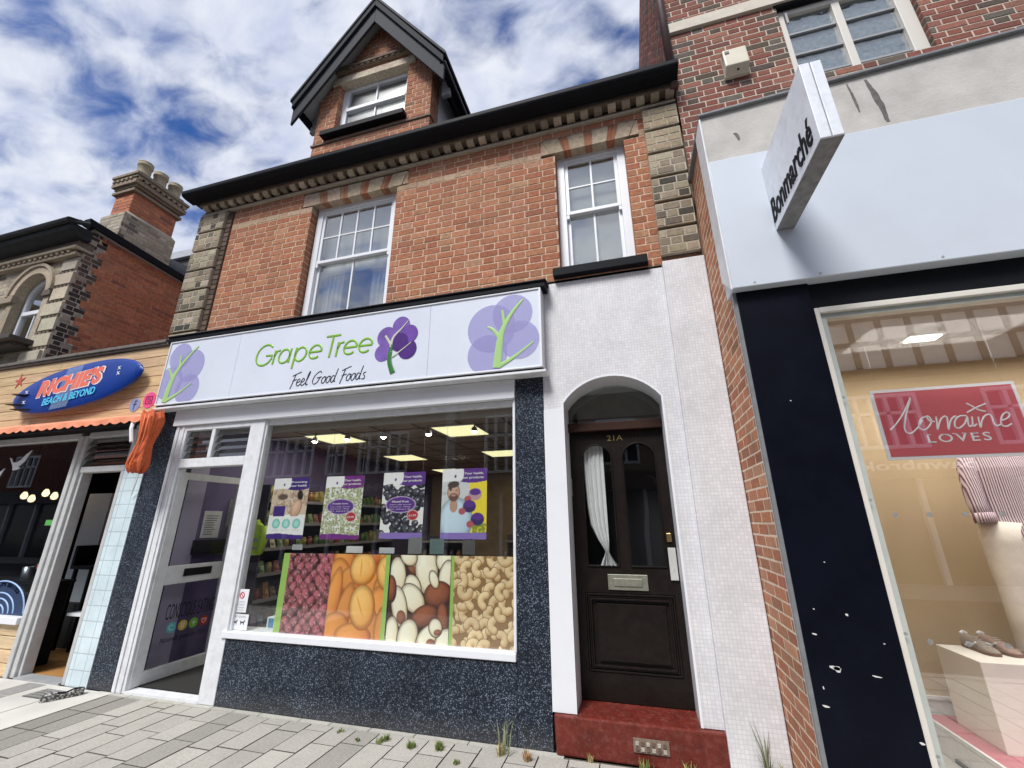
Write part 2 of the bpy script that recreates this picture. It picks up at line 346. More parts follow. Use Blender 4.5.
# ------------------------------------------------------------------ painted print canvases (nuts, fruit, posters)
class Cv:
    def __init__(s, w, h, bg): s.w, s.h = w, h; s.a = np.zeros((h, w, 3)); s.a[:] = bg; s.Y, s.X = np.mgrid[0:h, 0:w]; s.Y = s.h-1-s.Y
    def blend(s, m, c): s.a = s.a*(1-m[..., None])+np.asarray(c)*m[..., None]
    def rect(s, x0, y0, x1, y1, c): s.blend(((s.X >= x0) & (s.X < x1) & (s.Y >= y0) & (s.Y < y1)).astype(float), c)
    def ell(s, cx, cy, a, b, ang, c0, c1=None, pw=1.5, wr=0., rg=None, pinch=0.):
        x, y = s.X-cx, s.Y-cy; ca, sa = math.cos(ang), math.sin(ang); u, v = (x*ca+y*sa)/a, (-x*sa+y*ca)/b
        if pinch: v = v*(1+pinch*(u*.8)**2+pinch*.35*u)
        d = np.sqrt(u*u+v*v)
        m = np.clip((1-d)*min(a, b)+.5, 0, 1)
        if c1 is None: s.blend(m, c0); return
        lit = np.clip(1-((u*ca-v*sa+.35)**2+(u*sa+v*ca-.4)**2)*.55, 0, 1)**pw
        if wr: lit = np.clip(lit+wr*np.sin(v*7+np.sin(u*9+cx)*1.5+cy), 0, 1)
        rim = np.clip((1-d)*4, 0, 1)*.5+.5
        col = (np.asarray(c1)*(1-lit[..., None])+np.asarray(c0)*lit[..., None])*rim[..., None]
        s.a = s.a*(1-m[..., None])+col*m[..., None]
    def caps(s, pts, r, c0, c1):
        d = np.full((s.h, s.w), 1e9); hh = np.zeros((s.h, s.w))
        for (x0, y0), (x1, y1) in zip(pts[:-1], pts[1:]):
            vx, vy = x1-x0, y1-y0; t = np.clip(((s.X-x0)*vx+(s.Y-y0)*vy)/(vx*vx+vy*vy+1e-9), 0, 1)
            ex, ey = s.X-(x0+t*vx), s.Y-(y0+t*vy); q = np.hypot(ex, ey); k = q < d; hh = np.where(k, (ey-ex*.6)/r, hh); d = np.minimum(d, q)
        m = np.clip(r-d+.5, 0, 1); lit = np.clip(.62+.42*hh-.35*(d/r)**2, 0, 1)
        col = np.asarray(c1)*(1-lit[..., None])+np.asarray(c0)*lit[..., None]
        s.a = s.a*(1-m[..., None])+col*m[..., None]
    def mesh(s, name, PL, u0, u1, v0, v1, parent, thick=.004):
        h, w = s.h, s.w; base = BASE.get(parent.name, Vector((0, 0, 0))) if parent else Vector((0, 0, 0))
        vs = []; cols = []
        for j in range(h+1):
            for i in range(w+1): vs.append(Vector(PL(u0+(u1-u0)*i/w, v0+(v1-v0)*j/h, 0))-base)
        fs = [(j*(w+1)+i, j*(w+1)+i+1, (j+1)*(w+1)+i+1, (j+1)*(w+1)+i) for j in range(h) for i in range(w)]
        ar = np.clip(s.a[::-1].reshape(-1, 3), 0, 1); cc = np.ones((h*w, 4, 4)); cc[:, :, :3] = ar[:, None, :]; cc = cc.reshape(-1)
        k = len(vs)                                     # a plain back and edges give the print its thickness
        for (u, v) in ((u0, v0), (u1, v0), (u1, v1), (u0, v1)): vs += [Vector(PL(u, v, 0))-base, Vector(PL(u, v, -thick))-base]
        fs2 = [(k, k+2, k+3, k+1), (k+2, k+4, k+5, k+3), (k+4, k+6, k+7, k+5), (k+6, k, k+1, k+7), (k+1, k+3, k+5, k+7)]
        me = bpy.data.meshes.new(name); me.from_pydata([tuple(v) for v in vs], [], fs+fs2); a = me.color_attributes.new('Col', 'FLOAT_COLOR', 'CORNER')
        a.data.foreach_set('color', np.concatenate([cc, np.tile([.7, .7, .7, 1], 20)])); me.materials.append(printed)
        o = bpy.data.objects.new(name, me); S.collection.objects.link(o)
        if parent: o.parent = parent; BASE[o.name] = base
        return o
# ================================================================== GROUND
g = MB(); g.face([(-400, -400, -.02), (400, -400, -.02), (400, 400, -.02), (-400, 400, -.02)]); struct(g.build('ground', concrete))
g = MB(); g.face([(-60, -9.6, -.116), (60, -9.6, -.116), (60, -3.9, -.116), (-60, -3.9, -.116)])
g.v = [(a, b, -.014) for a, b, c in g.v]; struct(g.build('road', asphalt))
g = MB()
for y0 in (-4.02, -9.6): 
    x = -40
    while x < 40: g.box(x, x+.905, y0, y0+.13, -.016, .004); x += .915
struct(g.build('kerb', mat('kerb_granite', (.3, .29, .28), .8, .2, 40), bevel=.01))
g = MB(); random.seed(3)
g.face([(-60, -3.89, -.012), (60, -3.89, -.012), (60, 0.1, -.012), (-60, 0.1, -.012)], (.11, .1, .08))
g.face([(-60, -12, -.012), (60, -12, -.012), (60, -9.6, -.012), (-60, -9.6, -.012)], (.3, .29, .27))
cols = {}
i = 0; x = -5.09+.214*46
while x > -5.3-.0:
    y = -.06-random.choice((.1, .16, .21, .27, .33)); first = True
    tone = 1.0
    xc = x+.1
    if abs(xc+4.93) < .17: tone = .62
    elif abs(xc+3.5) < .1: tone = .72
    elif abs(xc+2.3) < .1: tone = .75
    elif random.random() < .12: tone = .85
    y1 = -.06
    while y1 > -3.88:
        Lb = random.choice((.29, .33, .36, .40)); y0 = y
        if first: first = False
        else: y0 = y1-Lb
        y0 = max(y0, -3.88); k = random.uniform(.9, 1.08)*tone; c = (.385*k, .368*k, .33*k); dz = random.uniform(-.002, .002)
        if y1-y0 > .04:
            a, b, e = x+.003, x+.211, .002; tp = [(a+e, y0+.003+e, dz), (b-e, y0+.003+e, dz), (b-e, y1-.003-e, dz), (a+e, y1-.003-e, dz)]; bt = [(a, y0+.002, -.012), (b, y0+.002, -.012), (b, y1-.002, -.012), (a, y1-.002, -.012)]; dk = (.08, .073, .06)
            g.face(tp, c)
            for j in range(4): g.face([bt[j], bt[(j+1) % 4], tp[(j+1) % 4], tp[j]], dk)
            continue_ = 0
        y1 = y0
    x -= .214
x = -5.3
while x < 5.0:                                    # narrow trim course against the shopfronts
    w = random.uniform(.25, .45); k = random.uniform(.95, 1.1)
    if not (-.72 < x+w/2 < .5): g.hexa([(x+.004, -.053, -.012), (x+w, -.053, -.012), (x+w, .0, -.012), (x+.004, .0, -.012), (x+.006, -.05, 0), (x+w-.002, -.05, 0), (x+w-.002, .0, .0), (x+.006, .0, .0)], (.41*k, .40*k, .36*k))
    x += w
struct(g.build('pavement', pave))
g = MB()                                           # pale concrete slab apron on the left, tapering kerb-dropped threshold
g.box(-5.55, -5.105, -3.88, -.02, -.012, .003); g.box(-6.2, -5.56, -.62, -.02, -.012, .004)
for k in range(8): g.box(-6.2-1.2*(k+1)+.006, -6.2-1.2*k, -.62, -.02, -.012, .004)
for k in range(9): g.box(-5.56-1.2*(k+1)+.006, -5.56-1.2*k, -1.4, -.63, -.012, .003); g.box(-5.56-.6*(k+1)+.006, -5.56-.6*k, -3.88, -1.41, -.012, .003)
struct(g.build('pavement_slab', mat('pale_slab', (.56, .54, .5), .9, .1, 8, .3, 120, dirt=.25, dscale=2)))
g = MB()
for k in range(13): g.box(-6.28, -6.02, -.04-.3*k-.29, -.04-.3*k, .0035, .0065)
g.v = [(a+(-.0) - (b+.62)*.0, b, c) for a, b, c in g.v]
struct(g.build('paving_band', mat('grey_band', (.27, .26, .25), .9, .15, 30)))

# ================================================================== GRAPE TREE BUILDING (middle)
B = T('shop_building', 'two storey red brick building with gabled dormer above the white-fronted health food shop', 'building', (-2.4, 0, 0))
random.seed(11)
def rowpal(z): return PALE if 5.445 < z < 5.53 else None
mb = MB()
HW1 = (-3.73, -2.48, 3.80, 5.56); HW2 = (-.505, .24, 3.98, 5.50)
brick_wall(mb, (0, 0, 0), (1, 0, 0), (0, -1, 0), -5.06, .47, 3.62, 5.80, RED, holes=[HW1, HW2, (-.72, .48, 3.6, 3.845), (-3.90, -2.34, 5.56, 5.76), (-.66, .40, 5.50, 5.70)], reveal=.12, rowpal=rowpal, bond='flemish', rowh=.083, L=.2, H=.118)
mb.box(-5.62, .8, .12, .22, 3.6, 3.8, MORT)
mb.build('brick_wall', masonry2, B)
mb = MB(); mb.box(-5.6, -3.73, .18, .25, 2.7, 5.8); mb.box(-3.73, -2.48, .18, .25, 2.7, 3.8); mb.box(-2.48, -.5, .13, .25, 3.0, 5.8); mb.box(.235, .81, .13, .25, 3.0, 5.8)
mb.box(-.5, .235, .13, .25, 3.1, 3.98); mb.box(-5.6, .81, .18, .25, 5.6, 6.0); mb.build('wall_core', mat('plaster', (.5, .47, .42), .9, .1), B)
# flat arches of alternating brick and pale stone
def flat_arch(x0, x1, z0, z1, n, flare):
    m1, m2 = MB(), MB(); cx = (x0+x1)/2
    for i in range(n):
        un = (x1-x0)/(n+.3*((n+1)//2)-.3*(n//2)); a = x0+un*(1.3*((i+1)//2)+.7*(i//2)); b = a+un*(1.3 if i % 2 == 0 else .7); A, Bq = cx+(a-cx)*flare, cx+(b-cx)*flare
        st = i % 2 == 0
        if st: m1.prism([(a+.002, z0), (b-.002, z0), (Bq-.002, z1), (A+.002, z1)], 'y', -.009, .12, jit((.46, .37, .27), .1))
        else:
            for q in range(2):
                a_, b_ = a+(b-a)*q/2, a+(b-a)*(q+1)/2; A_, B_ = A+(Bq-A)*q/2, A+(Bq-A)*(q+1)/2
                m1.prism([(a_+.003, z0), (b_-.003, z0), (B_-.003, z1), (A_+.003, z1)], 'y', -.007, .12, pick(RED))
    m1.box(x0-.1, x1+.1, .0, .118, z0+.01, z1, MORT)
    m1.build('flat_arch', masonry2, B)
flat_arch(-3.79, -2.42, 5.56, 5.755, 9, 1.10); flat_arch(-.56, .30, 5.50, 5.70, 7, 1.18)
# quoins: rusticated stock-brick blocks
def quoin(x0, x1, zs, pale_top=True):
    mb = MB()
    for k in range(len(zs)-1):
        a, b = zs[k]+.012, zs[k+1]-.012; y = -.06
        mb.hexa([(x0, y, a), (x1, y, a), (x1, .02, a), (x0, .02, a), (x0, y, b-.015), (x1, y, b-.015), (x1, .02, b), (x0, .02, b)], (.36, .31, .24))
        mb.hexa([(x0, y, b-.015), (x1, y, b-.015), (x1, .02, b-.015), (x0, .02, b-.015), (x0+.01, y+.02, b), (x1-.01, y+.02, b), (x1-.01, .02, b), (x0+.01, .02, b)], (.3, .25, .18))
        pal = [(3, (.36, .29, .19)), (1, (.3, .25, .17))] if (pale_top and k >= len(zs)-3) else STOCK
        brick_wall(mb, (0, y-.001, 0), (1, 0, 0), (0, -1, 0), x0+.004, x1-.004, a+.006, b-.02, pal, mort=(.44, .39, .31), L=.15, H=.09)
    mb.box(x0+.015, x1-.015, -.02, .12, zs[0], zs[-1], (.1, .085, .07))  # backing coloured dark for the shadow lines between blocks
    return mb.build('quoin', masonry, B)
quoin(-5.62, -5.16, [3.62+.31*k for k in range(8)], False); quoin(.455, .795, [3.93+.305*k-.0 for k in range(7)][:7])
mb = MB(); mb.box(.455, .8, -.01, .1, 3.86, 3.94, (.25, .13, .08)); mb.build('quoin_base', masonry, B)
mb = MB(); mb.box(-5.16, -5.065, -.015, .05, 3.62, 5.75, (.07, .055, .045))

for k in range(28): mb.box(-5.155, -5.07, -.022, 0, 3.63+.075*k, 3.69+.075*k, jit((.11, .075, .055), .3))
mb.build('pilaster_return', masonry, B)
# cornice
mb = MB(); xa, xb = -5.64, .80
mb.box(xa, xb, -.035, .12, 5.795, 5.825, (.42, .36, .28)); mb.box(xa, xb, -.015, .12, 5.825, 5.865, (.17, .11, .08))
x = xa+.05
while x < xb-.06:
    mb.hexa([(x, -.07, 5.868), (x+.085, -.07, 5.868), (x+.085, -.01, 5.866), (x, -.01, 5.866), (x, -.095, 5.912), (x+.085, -.095, 5.912), (x+.085, -.01, 5.912), (x, -.01, 5.912)], jit((.36, .30, .22), .45)); x += .15
mb.box(xa, xb, -.0, .12, 5.865, 5.927, (.05, .035, .03)); mb.box(xa, xb, -.11, .12, 5.913, 5.932, (.16, .12, .09)); mb.box(xa, xb, -.13, .12, 5.932, 5.95, (.035, .03, .028))  # upper corbel courses coloured dark for the shade below the gutter
mb.build('cornice', masonry, B)
mb = MB(); mb.prism([(-.11, 5.952), (-.24, 5.955), (-.285, 5.97), (-.30, 5.995), (-.30, 6.045), (-.11, 6.045)], 'x', -5.76, .83)
mb.box(-5.74, .82, -.11, .0, 5.97, 5.99); mb.build('gutter', blackgut, B, bevel=.006)
mb = MB(); mb.hexa([(-5.7, -.2, 6.0), (.8, -.2, 6.0), (.8, 3.6, 8.9), (-5.7, 3.6, 8.9), (-5.7, -.2, 6.06), (.8, -.2, 6.06), (.8, 3.6, 8.96), (-5.7, 3.6, 8.96)])
mb.hexa([(-5.7, 3.6, 8.9), (.8, 3.6, 8.9), (.8, 7.4, 6), (-5.7, 7.4, 6), (-5.7, 3.6, 8.96), (.8, 3.6, 8.96), (.8, 7.4, 6.06), (-5.7, 7.4, 6.06)]); mb.build('roof', slate, B)
mb = MB(); mb.face([(-5.62, .0, 0), (-5.62, 7.2, 0), (-5.62, 7.2, 6.1), (-5.62, 3.6, 8.85), (-5.62, 0, 6.1)], MORT); mb.face([(-5.62, 7.2, 0), (.8, 7.2, 0), (.8, 7.2, 6.1), (-5.62, 7.2, 6.1)], MORT)
brick_wall(mb, (-5.625, 0, 0), (0, 1, 0), (-1, 0, 0), .02, 7.2, 3.6, 6.05, RED); mb.build('side_wall', masonry, B)

def sash(parent, x0, x1, z0, z1, y, bars_top, bars_bot, hrow, sill=None, m=wpaint, fw=.085, meet=.48, sillm=black, g=None):
    """box sash: frame (part) with upper and lower sash, panes and sill below it"""
    fb = MB(); d = .07
    fb.box(x0, x0+fw, y, y+d, z0, z1); fb.box(x1-fw, x1, y, y+d, z0, z1); fb.box(x0+fw, x1-fw, y, y+d, z1-fw, z1); fb.box(x0+fw, x1-fw, y, y+d, z0, z0+.04)
    w = fb.build('sash_window', m, parent, bevel=.005)
    ix0, ix1, iz0, iz1 = x0+fw, x1-fw, z0+.04, z1-fw; zm = iz0+(iz1-iz0)*meet
    for nm, a, b, yy, nb in (('upper_sash', zm-.02, iz1, y+.018, bars_top), ('lower_sash', iz0, zm+.02, y+.045, bars_bot)):
        s = MB(); t = .038
        s.box(ix0, ix0+t, yy, yy+.035, a, b); s.box(ix1-t, ix1, yy, yy+.035, a, b); s.box(ix0+t, ix1-t, yy, yy+.035, b-t, b); s.box(ix0+t, ix1-t, yy, yy+.035, a, a+t+.008)
        for k in range(1, nb): xx = ix0+t+(ix1-ix0-2*t)*k/nb; s.box(xx-.011, xx+.011, yy+.003, yy+.03, a+t, b-t)
        if nm == 'upper_sash':
            for k in range(1, hrow): zz = a+t+(b-a-2*t)*k/hrow; s.box(ix0+t, ix1-t, yy+.005, yy+.028, zz-.009, zz+.009)
            s.box(ix0-.0, ix1+.0, yy-.012, yy+.0, a-.0, a+.04); s.box(ix0+.0, ix0+.03, yy-.01, yy+.02, a-.05, a); s.box(ix1-.03, ix1, yy-.01, yy+.02, a-.05, a)
        s.build(nm, m, w, bevel=.003)
        p = MB(); p.box(ix0+t, ix1-t, yy+.014, yy+.018, a+t, b-t); p.build('pane', g or upglass, w)
    if sill:
        s = MB(); s.hexa([(sill[0], sill[4], sill[2]), (sill[1], sill[4], sill[2]), (sill[1], y+.02, sill[2]), (sill[0], y+.02, sill[2]), (sill[0], sill[4], sill[3]-.01), (sill[1], sill[4], sill[3]-.01), (sill[1], y+.02, sill[3]), (sill[0], y+.02, sill[3])]); s.build('sill', sillm, w, bevel=.006)
    rm = MB(); rm.box(x0-.1, x1+.1, y+1.3, y+1.32, z0-.2, z1+.2); rm.box(x0-.1, x1+.1, y+.3, y+1.3, z1+.15, z1+.17); rm.box(x0-.12, x0-.1, y+.3, y+1.3, z0-.2, z1+.2); rm.box(x1+.1, x1+.12, y+.3, y+1.3, z0-.2, z1+.2)
    rm.build('room_wall', mat('room_grey', (.5, .5, .48), .9), w)
    return w
w1 = sash(B, -3.715, -2.495, 3.86, 5.585, .10, 4, 2, 2, (-3.73, -2.48, 3.80, 3.86, -.03), meet=.52)
w2 = sash(B, -.505, .24, 4.0, 5.535, .10, 2, 2, 2, (-.57, .33, 3.885, 3.985, -.075), meet=.50)
# pale sheets added behind the sash panes, standing in for cloud reflections
mb = MB(); mb.box(-.4, .14, .2, .205, 4.05, 5.4); mb.build('pale_sheet', mat('pale_sheet', (.50, .51, .49), .8, .1), w2)
mb = MB(); mb.box(-3.62, -2.58, .24, .245, 4.6, 5.5); mb.build('pale_sheet', MATS['pale_sheet'], w1)
for x0_, x1_ in ((-3.62, -3.3), (-2.9, -2.58)):
    mb = MB(); n = 24; mb.strip([(x0_+(x1_-x0_)*i/n, .27+.02*math.sin(i*1.3), 3.9) for i in range(n+1)], [(x0_+(x1_-x0_)*i/n, .27+.02*math.sin(i*1.3), 5.5) for i in range(n+1)]); mb.build('net_curtain', mat('net', (.5, .5, .5), .9, .1), w1)

# dormer (wall, gable boards, roof, window) - part of the building
rng = lambda z: [(-3.92, -2.11)] if z < 7.45 else ([(-3.92+(z-7.45)*.72, -2.11-(z-7.45)*.72)] if z < 8.68 else [])
mb = MB(); DW = (-3.60, -2.49, 6.74, 7.69)
brick_wall(mb, (0, 0, 0), (1, 0, 0), (0, -1, 0), -3.92, -2.11, 6.06, 8.66, RED, holes=[DW, (-3.70, -2.40, 7.69, 7.81)], clip=rng, reveal=.12)
brick_wall(mb, (-2.11, 0, 0), (0, 1, 0), (1, 0, 0), 0, .22, 6.06, 7.5, RED); mb.box(-3.92, -3.52, .1, .14, 6.1, 7.4, MORT); mb.box(-2.49, -2.12, .1, .14, 6.1, 7.4, MORT); mb.box(-3.5, -2.5, .1, .14, 6.1, 6.72, MORT); mb.prism([(-3.85, 7.68), (-2.18, 7.68), (-3.015, 8.7)], 'y', .1, .14, MORT)
mb.box(-3.94, -2.09, -.02, .1, 6.60, 6.63, (.2, .15, .12))
dn = mb.build('dormer', masonry2, B)
mb = MB(); mb.box(-3.72, -2.38, -.03, .12, 7.692, 7.808, (.55, .48, .37)); mb.build('lintel', masonry2, dn)
mb = MB(); mb.box(-3.72, -2.32, -.07, .0, 7.93, 7.97, (.13, .1, .08)); mb.box(-3.70, -2.34, -.045, .0, 7.90, 7.93, (.25, .2, .15))
for k in range(13): mb.box(-3.66+.1*k, -3.61+.1*k, -.06, 0, 7.905, 7.93, (.2, .15, .11))
mb.build('string_course', masonry, dn)
def dsash(x0, x1, z0, z1, y):
    fb = MB(); fb.box(x0, x0+.1, y, y+.07, z0, z1); fb.box(x1-.06, x1, y, y+.07, z0, z1); fb.box(x0+.1, x1-.06, y, y+.07, z1-.12, z1); fb.box(x0+.1, x1-.06, y, y+.07, z0, z0+.04)
    w = fb.build('dormer_window', wpaint, dn, bevel=.004); s = MB(); zm = (z0+z1)/2-.02
    s.box(x0+.1, x1-.06, y-.02, y+.05, zm-.03, zm+.03); s.build('meeting_rail', wpaint, dn, bevel=.003)
    s = MB(); s.box((x0+x1)/2+.0, (x0+x1)/2+.025, y+.01, y+.05, z0+.04, z1-.12); s.build('glazing_bar', wpaint, dn, bevel=.003)
    p = MB(); p.box(x0+.1, x1-.06, y+.03, y+.034, z0+.04, z1-.12); p.build('pane', glass('frost', (.75, .77, .77), 1.5, .0, .03, .35), dn)
    p = MB(); p.box(x0, x1, y+.12, y+.13, z0, z1); p.build('pale_sheet', mat('dormer_sheet', (.42, .44, .42), .8, .1), dn)  # sheet added behind the glass to even out its reflections
dsash(-3.61, -2.50, 6.78, 7.78, .09)
mb = MB(); mb.box(-3.74, -2.45, -.10, .1, 6.67, 6.75); mb.build('sill', black, dn, bevel=.006)
ap = (-3.005, 8.93); Lb = (-4.17, 7.28); Rb = (-1.84, 7.28)
def barge(name, w0, w1, y0, y1, m, off=0):
    mb = MB()
    for (ex, s) in ((Lb, -1), (Rb, 1)):
        mb.prism([(ap[0], ap[1]-w0), (ex[0], ex[1]-w0*.9), (ex[0]+(-s)*.0, ex[1]-w1*.9), (ap[0], ap[1]-w1)], 'y', y0, y1)
    return mb.build(name, m, dn, bevel=.004)
barge('bargeboard', .07, .43, -.20, -.165, mat('grey_board', (.035, .038, .045), .7, .2, 20, spec=.12)); barge('barge_moulding', .0, .13, -.235, -.201, mat('grey_board_dark', (.018, .02, .025), .7, .2, 20, spec=.1)); 
mb = MB()
for s, ex in ((-1, Lb), (1, Rb)):
    mb.prism([(ap[0], ap[1]-.0), (ex[0]+s*.03, ex[1]-.0), (ex[0]+s*.03, ex[1]+.05), (ap[0], ap[1]+.05)], 'y', -.25, 3.2)
mb.build('dormer_roof', slate, dn)
mb = MB()
for s, ex in ((-1, Lb), (1, Rb)): mb.prism([(ap[0], ap[1]-.04), (ex[0], ex[1]-.04), (ex[0], ex[1]-.01), (ap[0], ap[1]-.01)], 'y', -.16, 3.1)
mb.build('soffit', mat('soffit_white', (.5, .5, .5), .6, .1), dn)
for x in (-1.92, -4.19): mb = MB(); mb.box(x, x+.09, -.2, 3.0, 7.16, 7.24); mb.build('dormer_gutter', black, dn, bevel=.02)
for s in (-1, 1):
    x = -3.015+s*.9; mb = MB(); mb.box(x-.02*(s > 0), x+.02*(s < 0), .22, 2.2, 6.2, 7.5); mb.build('cheek', wpaint2, dn)
    mb = MB(); xx = -3.015+s*1.0; mb.box(min(xx, xx+s*.12), max(xx, xx+s*.12), .1, .16, 7.05, 7.3); mb.build('eaves_bracket', gpaint, dn, bevel=.01)
# ------------------------------------------------------------------ ground-floor shopfront
mb = MB()
mb.box(-.9855, -.715, .0, .3, .0, 2.91); mb.box(-3.858, -.986, .0, .25, 0, .545); mb.box(-5.50, -5.165, 0, .3, 0, 2.95)
mb.build('granite_facing', granm, B, bevel=.006)
mb = MB(); mb.box(-3.905, -.99, -.018, .22, .547, .605); mb.build('window_sill', wpaint, B, bevel=.006)
fr = MB()
fr.box(-5.163, -4.985, .0, .1, 0, 2.68); fr.box(-5.13, -5.10, -.012, 0, 0, 2.68); fr.box(-5.05, -5.02, -.01, 0, 0, 2.68)
fr.box(-4.055, -3.86, .0, .1, 0, 2.68); fr.box(-3.87, -3.84, .02, .1, .607, 2.68)
fr.box(-1.012, -.987, .0, .08, .607, 2.68); fr.box(-4.985, -4.055, .0, .1, 2.19, 2.29); fr.box(-4.985, -4.055, .0, .1, 2.62, 2.68); fr.box(-4.60, -4.55, .0, .1, 2.29, 2.62)
fr.box(-3.84, -1.012, .03, .09, 2.62, 2.68)
frame = fr.build('shopfront_frame', wpaint2, B, bevel=.006)
mb = MB(); mb.box(-5.19, -.985, -.03, .12, 2.682, 2.87); mb.build('head_board', wpaint, B, bevel=.006)
mb = MB(); mb.box(-3.84, -1.012, .05, .06, .607, 2.62); mb.build('shop_window', shopglass, frame)
mb = MB(); 
for x0, x1 in ((-4.985, -4.60), (-4.55, -4.055)):
    for k in range(4): z = 2.295+.082*k; mb.hexa([(x0, .02, z), (x1, .02, z), (x1, .055, z+.012), (x0, .055, z+.012), (x0, .025, z+.002), (x1, .025, z+.002), (x1, .06, z+.078), (x0, .06, z+.078)])
mb.build('louvre', glass('louvre_glass', (.3, .32, .32), 1.6, 0, .12), frame)
# door, opened inwards against the left wall
d = MB(); X0, X1 = -5.02, -4.975
d.box(X0, X1, .03, .14, .03, 2.15); d.box(X0, X1, .83, .94, .03, 2.15); d.box(X0, X1, .14, .83, .03, .15); d.box(X0, X1, .14, .83, 2.07, 2.15); d.box(X0, X1, .14, .83, .95, 1.14)
door = d.build('shop_door', wpaint2, B, bevel=.005)
mb = MB(); mb.box(-5.0, -4.994, .14, .83, .15, .95); mb.build('lower_pane', clearglass, door); mb = MB(); mb.box(-5.0, -4.994, .14, .83, 1.14, 2.07); mb.build('upper_pane', clearglass, door)
mb = MB(); mb.box(-4.974, -4.966, .33, .67, 1.02, 1.10); mb.build('letter_box', mat('dark_metal', (.05, .05, .05), .35, .2, metal=.8), door, bevel=.003)
mb = MB(); mb.tube([(-4.93, .88, 1.32), (-4.93, .88, 1.55)], .013); mb.tube([(-4.975, .88, 1.5), (-4.93, .88, 1.5)], .01); mb.box(-4.975, -4.955, .86, .90, 1.33, 1.44); mb.build('handle', MATS['dark_metal'], door)
txtd = mat('navy_vinyl', (.012, .01, .03), .5, 0)
PX = planeX(-4.9935, 1)
fit_text('door_lettering', 'CONSCIOUS EATING', txtd, door, PX, .25, .815, .59, .745, .002, bold=-.004)
fit_text('door_lettering', 'Naturally good for YOU', txtd, door, PX, .25, .78, .355, .42, .002, shear=.25, bold=-.002)
for k, c in enumerate(((.1, .45, .5), (.6, .42, .08), (.2, .45, .06), (.45, .04, .03))):
    mb = MB(); cy = .345+.125*k; mb.prism([(cy+.052*math.cos(a/24*2*PI), .505+.052*math.sin(a/24*2*PI)) for a in range(24)], 'x', -4.9935, -4.992); q = mb.build('round_sticker', mat('sticker_%d' % k, c, .5, 0), door)
    mb = MB()
    if k == 0: strokes(mb, [arc(cy, .505, .025, .025, 20, 330)], planeX(-4.991), .003)
    elif k == 1: strokes(mb, [[(cy-.012, .53), (cy-.012, .48)], [(cy+.012, .53), (cy+.012, .48)]], planeX(-4.991), .004)
    elif k == 2: strokes(mb, [[(cy, .48), (cy, .53)], [(cy, .50), (cy+.02, .515)], [(cy, .50), (cy-.02, .515)]], planeX(-4.991), .003)
    else: strokes(mb, [[(cy, .48), (cy-.028, .51), (cy-.015, .53), (cy, .515), (cy+.015, .53), (cy+.028, .51), (cy, .48)]], planeX(-4.991), .003)
    mb.build('symbol', wpaint, door)
mb = MB(); mb.box(-4.985, -4.055, .0, .12, 0, .02); mb.build('threshold', wpaint2, B)

# residential doorway: mosaic wall with arched opening
def arch_pts(x0, x1, zs, rise, n=16):
    c = (x1-x0)/2; r = (c*c+rise*rise)/(2*rise); cz = zs+rise-r; a = math.asin(c/r); return [((x0+x1)/2+r*math.sin(-a+2*a*i/n), cz+r*math.cos(-a+2*a*i/n)) for i in range(n+1)]
AX0, AX1, AZ, AR = -.532, .305, 2.60, .22
ap_ = arch_pts(AX0, AX1, AZ, AR)
mb = MB()
mb.face([(-.713, 0, .25), (AX0, 0, .25), (AX0, 0, AZ), (-.713, 0, AZ)]); mb.face([(AX1, 0, .25), (.46, 0, .25), (.46, 0, AZ), (AX1, 0, AZ)])
for i in range(len(ap_)-1): mb.face([(ap_[i][0], 0, ap_[i][1]), (ap_[i+1][0], 0, ap_[i+1][1]), (ap_[i+1][0], 0, 3.845), (ap_[i][0], 0, 3.845)])
mb.face([(-.713, 0, AZ), (AX0, 0, AZ), (AX0, 0, 3.845), (-.713, 0, 3.845)]); mb.face([(AX1, 0, AZ), (.46, 0, AZ), (.46, 0, 3.845), (AX1, 0, 3.845)])
mb.box(-.713, .46, .0001, .12, 3.80, 3.84)
mb.box(-.72, -.55, .12, .3, 0, 3.8); mb.box(.34, .8, .12, .3, 0, 3.8); mb.box(-.55, .34, .3, .32, 2.75, 3.8)
mb.build('tiled_wall', mosaic, B)
mb = MB(); mb.hexa([(.452, -.065, .0), (.812, -.065, 0), (.812, .1, 0), (.452, .1, 0), (.452, -.065, 3.87), (.812, -.065, 3.87), (.812, .1, 3.87), (.452, .1, 3.87)]); mb.build('tiled_pier', mosaic, B, bevel=.006)
mb = MB(); mb.strip([(x, -.006, z) for x, z in [(AX0, .25)]+ap_+[(AX1, .25)]], [(x, .30, z) for x, z in [(AX0, .25)]+ap_+[(AX1, .25)]])
e = .018; oo = arch_pts(AX0-e, AX1+e, AZ, AR+e); mb.strip([(x, -.006, z) for x, z in [(AX0, .25)]+ap_+[(AX1, .25)]], [(x, -.006, z) for x, z in [(AX0-e, .25)]+oo+[(AX1+e, .25)]])
mb.strip([(x, -.006, z) for x, z in [(AX0-e, .25)]+oo+[(AX1+e, .25)]], [(x, .001, z) for x, z in [(AX0-e, .25)]+oo+[(AX1+e, .25)]])
mb.box(-.714, AX0, -.008, .01, .25, 2.55); mb.build('arch_reveal', wpaint, B)
mb = MB(); mb.hexa([(-.69, -.035, 0), (.47, -.035, 0), (.47, .3, 0), (-.69, .3, 0), (-.70, -.04, .245), (.475, -.04, .245), (.475, .3, .25), (-.70, .3, .25)])
st = mb.build('door_step', redstep, B, bevel=.012)
mb = MB(); mb.box(-.15, .085, -.047, -.03, .085, .165, (.2, .15, .12))
for i in range(6):
    for j in range(2): mb.box(-.135+.036*i, -.135+.036*i+.022, -.052, -.045, .095+.032*j, .095+.032*j+.022, (.42, .38, .33) if (i+j) % 2 else (.14, .09, .07))
